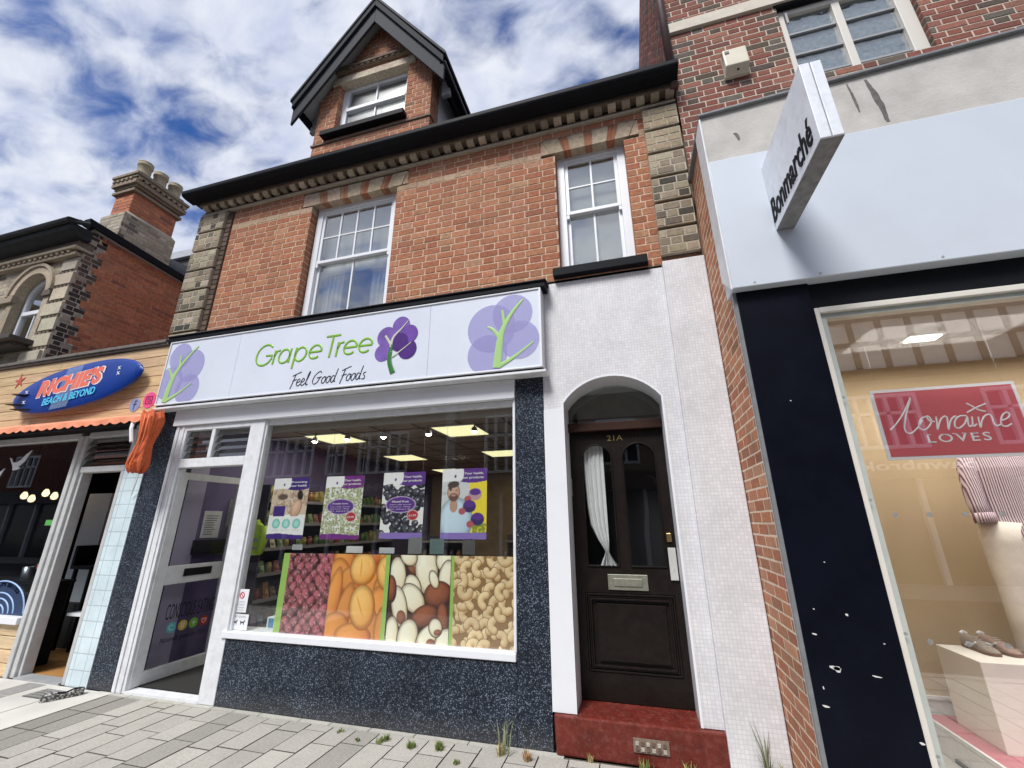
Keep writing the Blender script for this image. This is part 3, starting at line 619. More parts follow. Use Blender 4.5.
mb.build('air_brick', masonry, st)
# door leaf at y=.29
Y = .29; fr = MB(); fr.box(-.575, -.535, .2, .33, .25, 2.62); fr.box(.315, .345, .2, .33, .25, 2.62); fr.box(-.535, .315, .21, .33, 2.375, 2.455)
dfr = fr.build('door_frame', brownframe, B, bevel=.006)
fl = MB(); a2 = arch_pts(-.535, .315, 2.60, .2); fl.prism([(-.535, 2.455)]+a2+[(.315, 2.455)], 'y', .275, .283); fl.build('fanlight', glass('fan_glass', (.6, .63, .6), 1.6, .3, .03), dfr)
mb = MB(); mb.prism([(-.6, 2.4)]+arch_pts(-.6, .36, 2.6, .25)+[(.36, 2.4)], 'y', .34, .36); mb.build('hall_wall', mat('fan_backing', (.2, .22, .2), .8, .2), dfr)
lf = MB()                                         # leaf: stiles, rails, arched-headed lights, moulded panel
def poly_with_arch_hole(mb, x0, x1, zb, zt, hx0, hx1, hz0, hzs, rise, y0, y1):
    pts = [(hx0, hz0), (hx0, hzs)]+arch_pts(hx0, hx1, hzs, rise, 12)[1:-1]+[(hx1, hzs), (hx1, hz0)]
    mb.box(x0, hx0, y0, y1, zb, zt); mb.box(hx1, x1, y0, y1, zb, zt); mb.box(hx0, hx1, y0, y1, zb, hz0)
    ar = pts[1:-1]
    for i in range(len(ar)-1): mb.prism([ar[i], ar[i+1], (ar[i+1][0], zt), (ar[i][0], zt)], 'y', y0, y1)
    return pts
y0, y1 = .27, .31
H1 = poly_with_arch_hole(lf, -.535, -.11, 1.02, 2.372, -.425, -.16, 1.225, 2.14, .115, y0, y1)
H2 = poly_with_arch_hole(lf, -.11, .313, 1.02, 2.372, -.065, .215, 1.225, 2.14, .115, y0, y1)
lf.box(-.535, .313, y0, y1, .255, .45); lf.box(-.535, -.46, y0, y1, .45, 1.02); lf.box(.25, .313, y0, y1, .45, 1.02); lf.box(-.46, .25, y0+.018, y1, .45, 1.02)
for k, (o_, dd) in enumerate(((.0, .0), (.018, .008), (.034, -.006))):
    a, b, c, e = -.455+o_, .245-o_, .455+o_, 1.015-o_; t = .012
    lf.box(a, b, y0-.008+dd, y0+.02, c, c+t); lf.box(a, b, y0-.008+dd, y0+.02, e-t, e); lf.box(a, a+t, y0-.008+dd, y0+.02, c+t, e-t); lf.box(b-t, b, y0-.008+dd, y0+.02, c+t, e-t)
lf.box(-.37, .17, y0-.002, y0+.02, .53, .94)
for Hh in (H1, H2):
    P3 = [(x, y0-.004, z) for x, z in Hh]+[(Hh[0][0], y0-.004, Hh[0][1])]; lf.tube(P3, .008, 6)
leaf = lf.build('front_door', darkwood, B, bevel=.003)
for Hh in (H1, H2):
    p = MB(); p.prism(Hh, 'y', .289, .293); p.build('pane', darkglass, leaf)
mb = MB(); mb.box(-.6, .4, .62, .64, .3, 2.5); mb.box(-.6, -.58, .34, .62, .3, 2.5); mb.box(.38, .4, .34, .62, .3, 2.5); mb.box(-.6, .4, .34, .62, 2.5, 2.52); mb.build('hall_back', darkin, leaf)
mb = MB(); mb.box(-.265, .055, .258, .271, 1.045, 1.165); mb.box(-.22, .01, .25, .258, 1.075, 1.135); lb = mb.build('letter_box', greenbrass, leaf, bevel=.004)
mb = MB(); mb.box(.235, .295, .255, .271, 1.13, 1.375); mb.box(.262, .27, .251, .256, 1.2, 1.23); mb.build('lock_plate', mat('grey_plate', (.45, .45, .43), .4, .1), leaf, bevel=.004)
mb = MB(); mb.box(.235, .275, .25, .271, 1.42, 1.49); mb.build('latch_lock', brass, leaf, bevel=.006)
mb = MB(); mb.box(-.534, -.525, .262, .271, 1.8, 1.96); mb.build('hinge', steel, leaf)
fit_text('house_number', '21A', brass, leaf, planeY(.268), -.185, -.045, 2.285, 2.335, .004)
mb = MB(); mb.box(.303, .335, .17, .2, 1.67, 1.80); mb.build('doorbell', mat('pale_plastic', (.55, .55, .52), .4, .05), B, bevel=.006)
# curtain behind the left light
mb = MB(); prof = [(2.27, -.415, -.235), (2.1, -.42, -.235), (1.9, -.415, -.235), (1.7, -.405, -.235), (1.55, -.385, -.235), (1.43, -.33, -.235), (1.36, -.285, -.24), (1.335, -.275, -.24), (1.30, -.285, -.225), (1.26, -.305, -.20), (1.225, -.32, -.165)]
rows = []
for z, a, b in prof:
    row = []
    for i in range(41):
        t = i/40; amp = .012+.5*(.18-(b-a))*.12; row.append((a+(b-a)*t, .325+amp*math.sin(t*PI*9+z*1.1)+.004*math.sin(t*31+z*5), z))
    rows.append(row)
for i in range(len(rows)-1): mb.strip(rows[i], rows[i+1])
tag(recenter(mb.build('curtain', mat('white_cloth', (.78, .78, .78), .9, .05, 20), smooth=True)), 'white curtain tied in at the bottom behind the left glass of the dark door', 'curtain')
# ================================================================== FASCIA SIGN (middle shop)
SG = T('shop_fascia_sign', 'long white fascia sign reading Grape Tree above the health food shop', 'shop sign', (-3.04, -.07, 2.9))
mb = MB()
for a, b in ((-5.385, -4.30), (-4.297, -1.845), (-1.842, -.705)): mb.box(a, b, -.138, -.03, 2.935, 3.725)
mb.build('sign_panel', signwhite, SG)
mb = MB(); mb.box(-5.40, -5.385, -.15, -.0, 2.92, 3.74); mb.box(-.705, -.685, -.15, .0, 2.92, 3.74); mb.box(-5.385, -.705, -.15, .0, 3.725, 3.74); mb.box(-5.385, -.705, -.15, .0, 2.92, 2.935); mb.build('sign_frame', wpaint, SG, bevel=.003)
mb = MB(); mb.box(-5.40, -.685, -.125, .0, 2.897, 2.919); mb.build('shadow_gap', black, SG)
mb = MB(); mb.box(-5.42, -.655, -.145, .0, 2.872, 2.896); mb.build('ledge', wpaint2, SG, bevel=.003)
mb = MB(); mb.box(-5.45, -.64, -.155, .0, 3.742, 3.80); mb.prism([(-.17, 3.80), (-.17, 3.815), (.0, 3.86), (.0, 3.80)], 'x', -5.46, -.63); mb.build('capping', black, SG, bevel=.004)
mb = MB(); mb.prism([(-.165, 3.8155), (-.165, 3.819), (.0, 3.865), (.0, 3.8605)], 'x', -5.45, -.64); mb.build('flashing', mat('old_lead', (.2, .19, .17), .7, .3, 15, dirt=.4), SG)
leafg = mat('leaf_green', (.19, .42, .03), .4, .1, 5); darkg = mat('deep_green', (.02, .16, .02), .4, .1)
PS = planeY(-.140)
mb = MB(); hc, xh = .25, .165; z0 = 3.275
def GT(x): return x
Ls = [arc(-3.905, z0+.125, .115, .125, 45, 335, 16)+[(-3.80, z0+.11), (-3.885, z0+.115)],
      [(-3.765, z0), (-3.765, z0+xh)], [(-3.765, z0+.09), (-3.745, z0+.15), (-3.70, z0+.16)],
      arc(-3.625, z0+.082, .072, .082, 0, 360, 14), [(-3.55, z0), (-3.55, z0+xh)],
      [(-3.48, z0-.08), (-3.48, z0+xh)], arc(-3.405, z0+.082, .072, .082, 0, 360, 14),
      arc(-3.215, z0+.082, .078, .082, 325, 0, 14)[::-1] if 0 else [(-3.292, z0+.088), (-3.138, z0+.088)]+arc(-3.215, z0+.088, .077, .078, 8, 312, 14),
      [(-3.11, z0+hc), (-2.93, z0+hc)], [(-3.02, z0), (-3.02, z0+hc)],
      [(-2.935, z0), (-2.935, z0+xh)], [(-2.935, z0+.09), (-2.915, z0+.15), (-2.865, z0+.16)],
      [(-2.85, z0+.088), (-2.696, z0+.088)]+arc(-2.773, z0+.088, .077, .078, 8, 312, 14),
      [(-2.665, z0+.088), (-2.511, z0+.088)]+arc(-2.588, z0+.088, .077, .078, 8, 312, 14)]
strokes(mb, [[(x+(z-z0)*.12, z) for x, z in g_] for g_ in Ls], PS, .0135, sm=1); mb.v = [(a, -.14+(b+.14)*.3, c) for a, b, c in mb.v]; mb.build('lettering', leafg, SG)
HAND = {'F': ([[(.1, -.35), (.35, .6), (.6, 1.75)], [(.05, 1.5), (.7, 1.75), (1.5, 2.0)], [(.2, .75), (.95, .98)]], 1.0),
 'e': ([[(0, .45), (.45, .6), (.5, .9), (.25, 1), (.02, .6), (.1, .12), (.4, 0), (.75, .25)]], .75), 'l': ([[(0, .2), (.35, 1.2), (.5, 1.9), (.3, 1.7), (.12, .6), (.22, 0), (.5, .15)]], .55),
 'G': ([[(1.4, 1.5), (1.1, 1.8), (.4, 1.3), (.1, .5), (.45, 0), (1.0, .25), (1.25, .85)], [(.75, .85), (1.55, .95)]], 1.6), 'o': ([[(.35, .95), (.03, .6), (.1, .08), (.4, .02), (.62, .4), (.55, .85), (.35, .95), (.75, .82)]], .75),
 'd': ([[(.55, .85), (.3, .95), (.03, .5), (.12, .05), (.4, .1), (.65, .7), (.9, 1.9)], [(.66, .7), (.62, .12), (.85, .1)]], .95), 's': ([[(.55, .95), (.22, .85), (.2, .62), (.45, .4), (.4, .05), (.0, .05)]], .7), ' ': ([], .55)}
def hand(mb, s, x0, x1, z, xh_, PL, r, slant=.12):
    tot = sum(HAND[c][1] for c in s); k = (x1-x0)/tot; x = x0
    for c in s:
        gl, w = HAND[c]; strokes(mb, [[(x+a*k*.95+b*slant*k, z+b*xh_) for a, b in q] for q in gl], PL, r); x += w*k
mb = MB(); hand(mb, 'Feel Good Foods', -3.47, -2.53, 2.985, .078, PS, .0055); mb.v = [(a, -.14+(b+.14)*.3, c) for a, b, c in mb.v]; mb.build('lettering', mat('navy_letters', (.012, .01, .03), .4, 0), SG)
def discs(lst, m, name, clip=None, y=-.1395):
    for k, (cx, cz, r, *mm) in enumerate(lst):
        p = [(cx+r*math.cos(2*PI*i/40), cz+r*1.03*math.sin(2*PI*i/40)) for i in range(40)]
        if clip:
            q = [(min(max(a, clip[0]), clip[1]), min(max(b, clip[2]), clip[3])) for a, b in p]; p = [q[0]]
            for t in q[1:]:
                if abs(t[0]-p[-1][0])+abs(t[1]-p[-1][1]) > 1e-4: p.append(t)
        b = MB(); b.prism(p, 'y', y-.0008*(k+1), y-.0008*k-.0001); b.build(name, mm[0] if mm else m, SG)
def purple(n, c):
    m = mat(n, c, .3, .35, 7); return m
P1, P2, P3 = purple('grape_purple', (.13, .05, .3)), purple('grape_deep', (.06, .012, .16)), purple('grape_violet', (.17, .09, .36))
discs([(-2.36, 3.25, .095, P3), (-2.33, 3.425, .112, P3), (-2.17, 3.535, .1, P3), (-2.08, 3.26, .105, P2), (-2.07, 3.43, .098, P1), (-2.175, 3.35, .1, P2)], P1, 'grape_disc')
def film(n, c, a):
    m = bpy.data.materials.new(n); m.use_nodes = True; b = m.node_tree.nodes['Principled BSDF']; b.inputs['Base Color'].default_value = (*c, 1); b.inputs['Alpha'].default_value = a; b.inputs['Roughness'].default_value = .3; return m
lav = film('lavender_film', (.42, .40, .72), .38)
discs([(-1.18, 3.37, .245), (-.97, 3.50, .2), (-1.22, 3.10, .2), (-.90, 3.22, .19)], lav, 'grape_disc', (-1.6, -.709, 2.94, 3.72))
discs([(-4.98, 3.39, .2), (-5.19, 3.53, .17), (-4.96, 3.10, .18), (-5.27, 3.2, .2)], lav, 'grape_disc', (-5.38, -4.4, 2.94, 3.72))
def tree(pts, m, y): 
    b = MB()
    for path, rad in pts: b.tube([(x, y, z) for x, z in smooth_path(path, 4)], [rad[0]+(rad[1]-rad[0])*i/((len(path)-1)*4) for i in range((len(path)-1)*4+1)], 8)
    b.v = [(p[0], y+(p[1]-y)*.12, p[2]) for p in b.v]; b.build('tree_emblem', m, SG)
silver = mat('pale_branch', (.5, .52, .42), .4, .1)
tree([([(-2.225, 3.02), (-2.275, 3.16), (-2.264, 3.33)], (.03, .016))], darkg, -.1455)
tree([([(-2.27, 3.25), (-2.255, 3.40), (-2.16, 3.50), (-2.09, 3.58)], (.016, .004)), ([(-2.27, 3.33), (-2.345, 3.44)], (.014, .003)), ([(-2.25, 3.19), (-2.15, 3.25), (-2.04, 3.33)], (.008, .004))], silver, -.1458)
lg = film('lime_film', (.42, .68, .25), .8)
tree([([(-1.12, 2.955), (-1.10, 3.18), (-1.07, 3.33), (-.98, 3.50), (-.86, 3.64)], (.042, .009)), ([(-1.09, 3.25), (-1.16, 3.35), (-1.22, 3.39)], (.022, .006)), ([(-1.10, 2.97), (-.95, 3.05), (-.76, 3.18)], (.022, .006)), ([(-1.05, 3.4), (-1.07, 3.55)], (.014, .006))], lg, -.1435)
tree([([(-5.27, 2.955), (-5.24, 3.18), (-5.19, 3.33), (-5.07, 3.50), (-4.93, 3.64)], (.042, .009)), ([(-5.23, 3.25), (-5.30, 3.35), (-5.34, 3.39)], (.022, .006)), ([(-5.25, 2.97), (-5.08, 3.05), (-4.9, 3.16)], (.022, .006)), ([(-5.16, 3.4), (-5.18, 3.55)], (.014, .006))], lg, -.1435)

# ================================================================== SHOP INTERIOR (middle)
purp = mat('purple_wall', (.15, .12, .25), .7, .1); litw = mat('lit_purple_wall', (.50, .46, .64), .7, .05)
I = T('shop_interior', 'dim purple sales room with tiled ceiling behind the health food shop window', 'shop interior', (-3, 4, 0)); 
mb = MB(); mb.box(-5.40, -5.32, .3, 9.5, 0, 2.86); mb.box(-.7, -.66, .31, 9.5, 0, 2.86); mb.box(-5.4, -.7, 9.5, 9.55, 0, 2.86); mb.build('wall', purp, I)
mb = MB(); mb.box(-5.32, -5.27, .105, .62, .02, 2.7); mb.build('pilaster', litw, I)  # paler lavender stands in for light on the near part of the wall
mb = MB(); mb.box(-5.4, -.7, .12, 9.5, .0, .018); mb.build('shop_floor', mat('shop_floor', (.06, .055, .05), .35, .2), I)
mb = MB(); mb.box(-4.98, -4.05, .13, 1.3, .0185, .028); mb.build('door_mat', mat('mat_black', (.015, .015, .015), .95, .3, 60), I)
mb = MB(); mb.box(-5.4, -.7, .1, 9.5, 2.83, 2.86); 
mb.build('ceiling', mat('ceiling_tile', (.5, .43, .36), .9, .05), I)
mb = MB()
for k in range(17): mb.box(-5.4, -.7, .32+.6*k-.012, .32+.6*k+.012, 2.822, 2.829)
for k in range(8): mb.box(-5.22+.62*k-.012, -5.22+.62*k+.012, .12, 9.5, 2.8215, 2.8215+.006)
mb.build('ceiling_grid', mat('grid_grey', (.2, .17, .15), .6, 0), I)
mb = MB(); mb.box(-3.84, -.99, .1, .14, 2.55, 2.83); mb.build('blind_box', mat('beige_box', (.35, .32, .28), .6, .05), I)
mb = MB(); mb.box(-3.38, -1.0, .1, .55, .5, .57); mb.box(-3.84, -3.38, .1, .3, .5, .57); mb.box(-3.84, -1.0, .53, .55, .0, .5); mb.build('window_ledge', mat('ledge_grey', (.12, .11, .12), .6, .1), I)
panel_e = emit('light_panel', (1, .93, .5), .72)
cl = T('ceiling_light', 'square yellow-white ceiling light in the shop, front left of its ceiling', 'ceiling light', (-4.30, 1.76, 2.80), 'flat square ceiling lights in the shop')
mb = MB(); mb.box(-4.60, -4.0, 1.44, 2.08, 2.80, 2.803); mb.build('diffuser', panel_e, cl); mb = MB(); mb.box(-4.62, -3.98, 1.42, 2.10, 2.804, 2.82); mb.build('frame', wpaint, cl)
for x, y, l in ((-2.25, 1.76, 'square yellow-white ceiling light nearest the window on the right of the shop'), (-4.28, 3.85, 'square ceiling light in the second row on the left of the shop'), (-2.28, 3.88, 'square ceiling light in the second row on the right, above the poster of the man'), (-4.35, 6.1, 'farthest square ceiling light on the left of the shop'), (-1.2, 3.0, 'square ceiling light cut by the right edge of the shop window'), (-2.4, 6.6, 'farthest square ceiling light on the right of the shop')):
    dup(cl, (x, y, 2.80), l)
for x, y in ((-4.3, 1.76), (-2.25, 1.76), (-3.3, 3.9)):
    al = bpy.data.lights.new('panel_lamp', 'AREA'); al.size = .6; al.energy = 8; al.color = (1, .95, .8); ao = bpy.data.objects.new('panel_lamp', al); S.collection.objects.link(ao); ao.location = (x, y, 2.78)
sp_e = emit('spot_lens', (1, .96, .88), 22)
def spot(x, i, lab):
    s = T('spotlight', lab, 'spotlight', (x, 1.38, 2.69), 'track spotlights behind the shop window')
    m = MB(); m.lathe([(.001, .07), (.03, .06), (.042, .02), (.042, .0)], x, 1.38, 12, cz=2.70); m.tube([(x, 1.38, 2.76), (x, 1.38, 2.82)], .01); m.build('lamp_shade', mat('spot_body', (.3, .3, .3), .4, 0), s)
    m = MB(); m.lathe([(.001, -.02), (.022, -.016), (.035, .0), (.035, .01)], x, 1.38, 12, cz=2.70); m.build('bulb', sp_e, s, smooth=True); return s
for i, (x, l) in enumerate(((-4.36, 'first shop spotlight from the left, beside the left light panel'), (-3.82, 'second shop spotlight from the left, right of the left light panel'), (-3.24, 'middle shop spotlight between the two front light panels'), (-2.56, 'shop spotlight at the left corner of the right light panel'), (-1.91, 'rightmost shop spotlight above the poster of the man'))): spot(x, i, l)
# ceiling-hung rail
# shelving on the left wall with stock
random.seed(21)
SH = T('shelving_unit', 'dark wall shelving packed with food packets, left side of the shop', 'shelves', (-5.08, 2.6, 0))
mb = MB(); mb.box(-5.3, -5.28, 1.25, 4.6, .02, 2.1); mb.box(-5.28, -4.88, 1.25, 1.27, .02, 2.1); mb.box(-5.28, -4.88, 4.58, 4.6, .02, 2.1); mb.build('back_panel', mat('shelf_dark', (.06, .045, .07), .6, .1), SH)
levels = [.3, .62, .94, 1.26, 1.58, 1.9]
for z in levels:
    mb = MB(); mb.box(-5.28, -4.88, 1.27, 4.58, z-.02, z); mb.box(-4.88, -4.872, 1.27, 4.58, z-.035, z+.01); mb.build('shelf', mat('shelf_grey', (.22, .2, .22), .5, .1), SH)
PC = {'orange': (.6, .22, .04), 'yellow': (.6, .45, .08), 'brown': (.22, .1, .05), 'green': (.15, .3, .06), 'cream': (.55, .48, .35), 'red': (.4, .05, .04), 'purple': (.16, .06, .3), 'blue': (.1, .2, .42)}
pm = {k: mat('packet_'+k, tuple(q*.45+.03 for q in v), .35, .5, 40) for k, v in PC.items()}
cap = mat('packet_lid', (.6, .6, .6), .4, 0)
shn = ['lowest', 'second', 'third', 'fourth', 'fifth', 'top']
for li, z in enumerate(levels):
    y = 1.32; names = random.sample(list(PC), 5)
    while y < 4.45:
        cn = random.choice(names); w = .095; h = random.uniform(.12, .2)
        m = MB(); m.hexa([(-5.02, y, z+.001), (-4.9, y, z+.001), (-4.9, y+w, z+.001), (-5.02, y+w, z+.001), (-4.99, y+.005, z+h), (-4.95, y+.005, z+h), (-4.95, y+w-.005, z+h), (-4.99, y+w-.005, z+h)])
        m.hexa([(-4.899, y+.02, z+.05), (-4.897, y+.02, z+.05), (-4.897, y+w-.02, z+.05), (-4.899, y+w-.02, z+.05), (-4.925, y+.02, z+h*.6), (-4.923, y+.02, z+h*.6), (-4.923, y+w-.02, z+h*.6), (-4.925, y+w-.02, z+h*.6)])
        jar = random.random() < .45
        if jar: m = MB(); m.lathe([(.001, 0), (.042, 0), (.044, h*.7), (.03, h*.8), (.032, h*.82), (.032, h*.95), (.001, h*.95)], -4.95, y+.05, 12, cz=z)
        o = m.build('food_jar' if jar else 'food_packet', pm[cn], smooth=jar); recenter(o); tag(o, (('%s food jar on' if jar else '%s food packet on')+' the %s shelf of the left wall unit') % (cn, shn[li]), 'food packet' if not jar else 'jar', 'packets on the shop shelves')
        y += w+random.uniform(.015, .05)
# central gondolas and counter deeper in the shop
for k, (x, y, l) in enumerate(((-3.5, 4.2, 'low dark display shelf in the middle of the shop, left one'), (-1.9, 4.6, 'low dark display shelf in the middle of the shop, right one'))):
    G_ = T('display_shelf', l, 'shelves', (x, y, 0)); m = MB(); m.box(x-.5, x+.5, y, y+.05, .02, 1.35); m.build('back_panel', MATS['shelf_dark'], G_)
    for z in (.2, .55, .9, 1.25): m = MB(); m.box(x-.5, x+.5, y-.35, y, z-.02, z); m.build('shelf', MATS['shelf_grey'], G_)
    for zi, z in enumerate((.2, .55, .9)):
        for q in range(7):
            cn = random.choice(list(PC)); m = MB(); xx = x-.46+.135*q; m.lathe([(.001, 0), (.045, 0), (.045, .15), (.03, .18)], xx, y-.2, 10, cz=z); m.lathe([(.035, .18), (.035, .205), (.001, .205)], xx, y-.2, 10, cz=z)
            tag(recenter(m.build('food_jar', pm[cn])), '%s food jar on a %s shelf of the %s display' % (cn, ('low', 'middle', 'high')[zi], ('left', 'right')[k]), 'jar', 'jars on the middle displays')
# hi-vis jacket on the shelf end
jm = mat('hi_vis', (.42, .62, .05), .6, .1, 20); J = T('hi_vis_jacket', 'lime yellow hi-vis jacket hanging at the end of the left shelving', 'jacket', (-4.80, 1.02, 1.2))
m = MB(); sec = [(1.2, .15, .07), (1.3, .165, .08), (1.42, .16, .08), (1.5, .17, .075), (1.56, .15, .06), (1.60, .07, .05), (1.63, .05, .045)]
rows = [[(-4.80+a*math.cos(2*PI*i/20)*(1+.06*math.sin(i*2.3+z*9)), 1.02+b*math.sin(2*PI*i/20), z) for i in range(21)] for z, a, b in sec]
for i in range(len(rows)-1): m.strip(rows[i], rows[i+1])
for s in (-1, 1): m.tube([(-4.80+s*.15, 1.02, 1.54), (-4.80+s*.19, 1.01, 1.4), (-4.80+s*.18, .99, 1.22)], [.05, .045, .035], 8)
m.build('jacket_body', jm, J, smooth=True); m = MB(); m.box(-4.975, -4.625, .935, .94, 1.36, 1.40); m.box(-4.975, -4.625, .935, .94, 1.27, 1.30); m.build('reflective_band', mat('reflect_band', (.3, .3, .28), .3, 0), J)
m = MB(); m.tube([(-4.80, 1.02, 1.63), (-4.80, 1.02, 1.70), (-4.83, 1.02, 1.73)], .006); m.build('hook', steel, J)
# notices on the purple wall
NT = T('wall_notice', 'white printed notice on the purple wall seen through the open shop door', 'notice', (-5.315, .84, 1.41)); m = MB(); m.box(-5.32, -5.312, .71, .96, 1.41, 1.74); m.build('paper', wpaint, NT)
m = MB()
for k in range(9): m.box(-5.312, -5.311, .74, .74+random.uniform(.12, .19), 1.45+.028*k, 1.459+.028*k)
m.build('print', mat('print_grey', (.12, .12, .14), .8, 0), NT)
m = MB(); m.box(-5.32, -5.23, .60, 1.10, 1.22, 1.39); m.box(-5.229, -5.22, .63, 1.07, 1.25, 1.36); tag(recenter(m.build('wall_box', mat('box_black', (.02, .02, .025), .4, .1), bevel=.01)), 'black box unit on the purple wall just below the white notice', 'wall unit')
NB = T('notice_board', 'pale small sheet on the purple wall behind the white notice', 'notice', (-5.315, 1.15, 1.55)); m = MB(); m.box(-5.32, -5.313, 1.04, 1.28, 1.55, 1.9); m.build('paper', mat('paper_grey', (.3, .3, .35), .7, .1), NB)

# ------------------------------------------------------------------ window graphics
green_strip = (.33, .55, .12)
def dates(w, h):
    c = Cv(w, h, (.03, .008, .012)); rs = np.random.RandomState(4); s = w/115
    for r in range(13):
        for q in range(6):
            cx = (q+.5*(r % 2)+rs.uniform(-.15, .15))*w/5.3; cy = h-(r+.3)*h/12.3
            col = np.array([.38, .075, .10])*rs.uniform(.45, 1.15)
            c.ell(cx, cy, 12.5*s*rs.uniform(.85, 1.15), 9.5*s*rs.uniform(.8, 1.1), rs.uniform(.6, 2.3), col*1.25+.05, col*.18, 1.3, .17)
            for k in range(3): c.ell(cx+rs.uniform(-6, 6)*s, cy+rs.uniform(-4, 6)*s, 2.6*s, .9*s, rs.uniform(0, 3), np.array([.6, .3, .33]))
    return c.a
def apricots(w, h):
    c = Cv(w, h, (.40, .09, .015)); s = w/95; sp = [(20, 185, 22, 30, .2), (60, 205, 30, 22, .1), (95, 195, 22, 32, 0), (15, 150, 22, 30, .3), (70, 125, 34, 26, .2), (35, 140, 25, 22, 0), (90, 110, 22, 30, .4), (8, 95, 14, 52, -.15), (50, 40, 18, 48, -.2), (28, 70, 15, 45, -.25), (85, 70, 24, 40, .1), (15, 25, 30, 26, .3), (72, 25, 20, 45, .3), (45, 12, 36, 20, 0), (92, 25, 18, 40, 0)]
    rs = np.random.RandomState(2); sy = h/203; q = 1.12
    for x, y, a, b, t in sp:
        k = rs.uniform(.7, 1.05); c.ell(x*s, y*sy, a*q, b*q, t, (.98*k, .42*k, .10*k), (.60, .15, .03), .9)
    for x, y, a, b, t in ((52, 168, 25, 29, -.35), (56, 78, 24, 37, .1), (92, 160, 20, 30, .1)):
        c.ell(x*s, y*sy, (a+1.5)*q, (b+1.5)*q*.92, t, (.5, .11, .02)); c.ell(x*s, y*sy, a*q, b*q*.92, t, (1., .62, .2), (.8, .32, .05), .8); c.ell((x-3)*s, y*sy, a*.06*q, b*.5*q, t+.35, (.85, .38, .07))
    return c.a
def brazils(w, h):
    c = Cv(w, h, (.045, .014, .01)); s = w/120; sy = h/182; q = 1.08; rs = np.random.RandomState(9)
    W_ = [(15, 140, 16, 30, .15, 1), (40, 172, 10, 32, .8, 2), (72, 155, 22, 44, .12, 1), (108, 170, 17, 18, .3, 1), (47, 118, 14, 20, .6, 1), (112, 140, 14, 26, -.2, 1), (48, 92, 28, 19, -.8, 1), (97, 102, 26, 21, .2, 0), (22, 75, 15, 34, .25, 2), (74, 58, 26, 17, .35, 0), (108, 55, 10, 26, .1, 0), (10, 20, 13, 28, .0, 1), (42, 18, 19, 27, -.25, 1), (82, 22, 14, 26, -.9, 2), (112, 12, 15, 22, -.5, 1), (88, 132, 8, 15, .4, 1), (35, 178, 18, 14, -.6, 1), (3, 110, 10, 22, .1, 0), (95, 38, 12, 14, .2, 2)]
    for x, y, a, b, t, k in W_:
        c.ell(x*s, y*sy, (a+1.6)*q, (b+1.6)*q, t, (.2, .06, .025), (.03, .01, .006), .8)
        if k: c.ell(x*s, y*sy, a*q, b*q, t, (.95, .9, .74), (.8, .66, .42), .7, .03)
        else: c.ell(x*s, y*sy, a*q, b*q, t, (.36, .11, .05), (.1, .025, .012), .8, .05)
        if k == 2: c.ell((x+a*.35)*s, (y-b*.62)*sy, a*.62*q, b*.34*q, t, (.34, .12, .06), (.14, .04, .02), .8, .1)
    return c.a
def cashews(w, h):
    c = Cv(w, h, (.30, .17, .07)); s = w/120; rs = np.random.RandomState(5)
    pts = [((q+.5*(r % 2))*21+rs.uniform(-4, 4), h/s-(r+.2)*17.5+rs.uniform(-3, 3)) for r in range(13) for q in range(7)]; rs.shuffle(pts)
    for x, y in pts:
        t = rs.uniform(0, 360); rad = rs.uniform(7.5, 10); p = arc(x, y, rad, rad, t, t+rs.uniform(130, 190), 6); k = rs.uniform(.85, 1.1); q = [(a*s, b*s) for a, b in p]
        c.caps(q, 6.9*s, (.14, .07, .03), (.14, .07, .03)); c.caps(q, 6.1*s, (.98*k, .80*k, .50*k), (.5, .29, .12))
    return c.a
def panel(name, label, u0, u1, v0, v1, arr, greens=()):
    h, w = arr.shape[:2]; c = Cv(w, h, 0); c.a = arr
    for a, b in greens: c.rect(a, 0, b, h, green_strip)
    o = c.mesh(name, planeY(.075), u0, u1, v0, v1, None); recenter(o); return tag(o, label, 'window poster', 'large food photo panels along the window bottom')
A = np.concatenate([dates(120, 152), apricots(130, 152)], axis=1)
c0 = Cv(250, 152, 0); c0.a = A; c0.rect(0, 0, 15, 152, green_strip); c0.rect(241, 0, 250, 152, green_strip)
panel('photo_panel', 'large photo panel of dark dates and orange dried apricots with green side strips', -3.40, -2.21, .575, 1.30, c0.a)
panel('photo_panel', 'large photo panel of white and brown brazil nuts', -2.195, -1.605, .575, 1.30, brazils(130, 160))
panel('photo_panel', 'large photo panel full of pale cashew nuts in the window bottom right', -1.60, -1.015, .575, 1.30, cashews(140, 170), [(0, 7)])
# four hanging posters
vio, mag, navy = (.11, .035, .26), (.17, .025, .22), (.05, .02, .19)
def head(c, col, w, h):
    c.rect(0, 0, w, h*.055, col)
    for x in range(w):
        t = x/w
        if x < w*.40: c.rect(x, h*(.80+.02*math.sin(t*6)), x+1, h, (.82, .82, .84))
        else: c.rect(x, h*(.80+.015*math.sin(t*7)), x+1, h, col)
        c.rect(x, 0, x+1, h*(.07+.012*math.sin(t*5)), col)
    c.ell(w*.39, h*.93, w*.09, h*.12, 0, (.82, .82, .84)); c.ell(w*.29, h*.885, 2.2, 3, 0, vio)
def badge(c, w, h, col):
    c.ell(w*.45, h*.5, w*.36, h*.125, 0, (.6, .5, .7)); c.rect(w*.13, h*.45, w*.78, h*.56, (.6, .5, .7)); c.ell(w*.45, h*.5, w*.34, h*.115, 0, col); c.rect(w*.15, h*.46, w*.76, h*.55, col)
    c.ell(w*.75, h*.34, w*.135, h*.08, 0, (.7, .55, .5)); c.ell(w*.75, h*.34, w*.12, h*.07, 0, (.45, .03, .05))
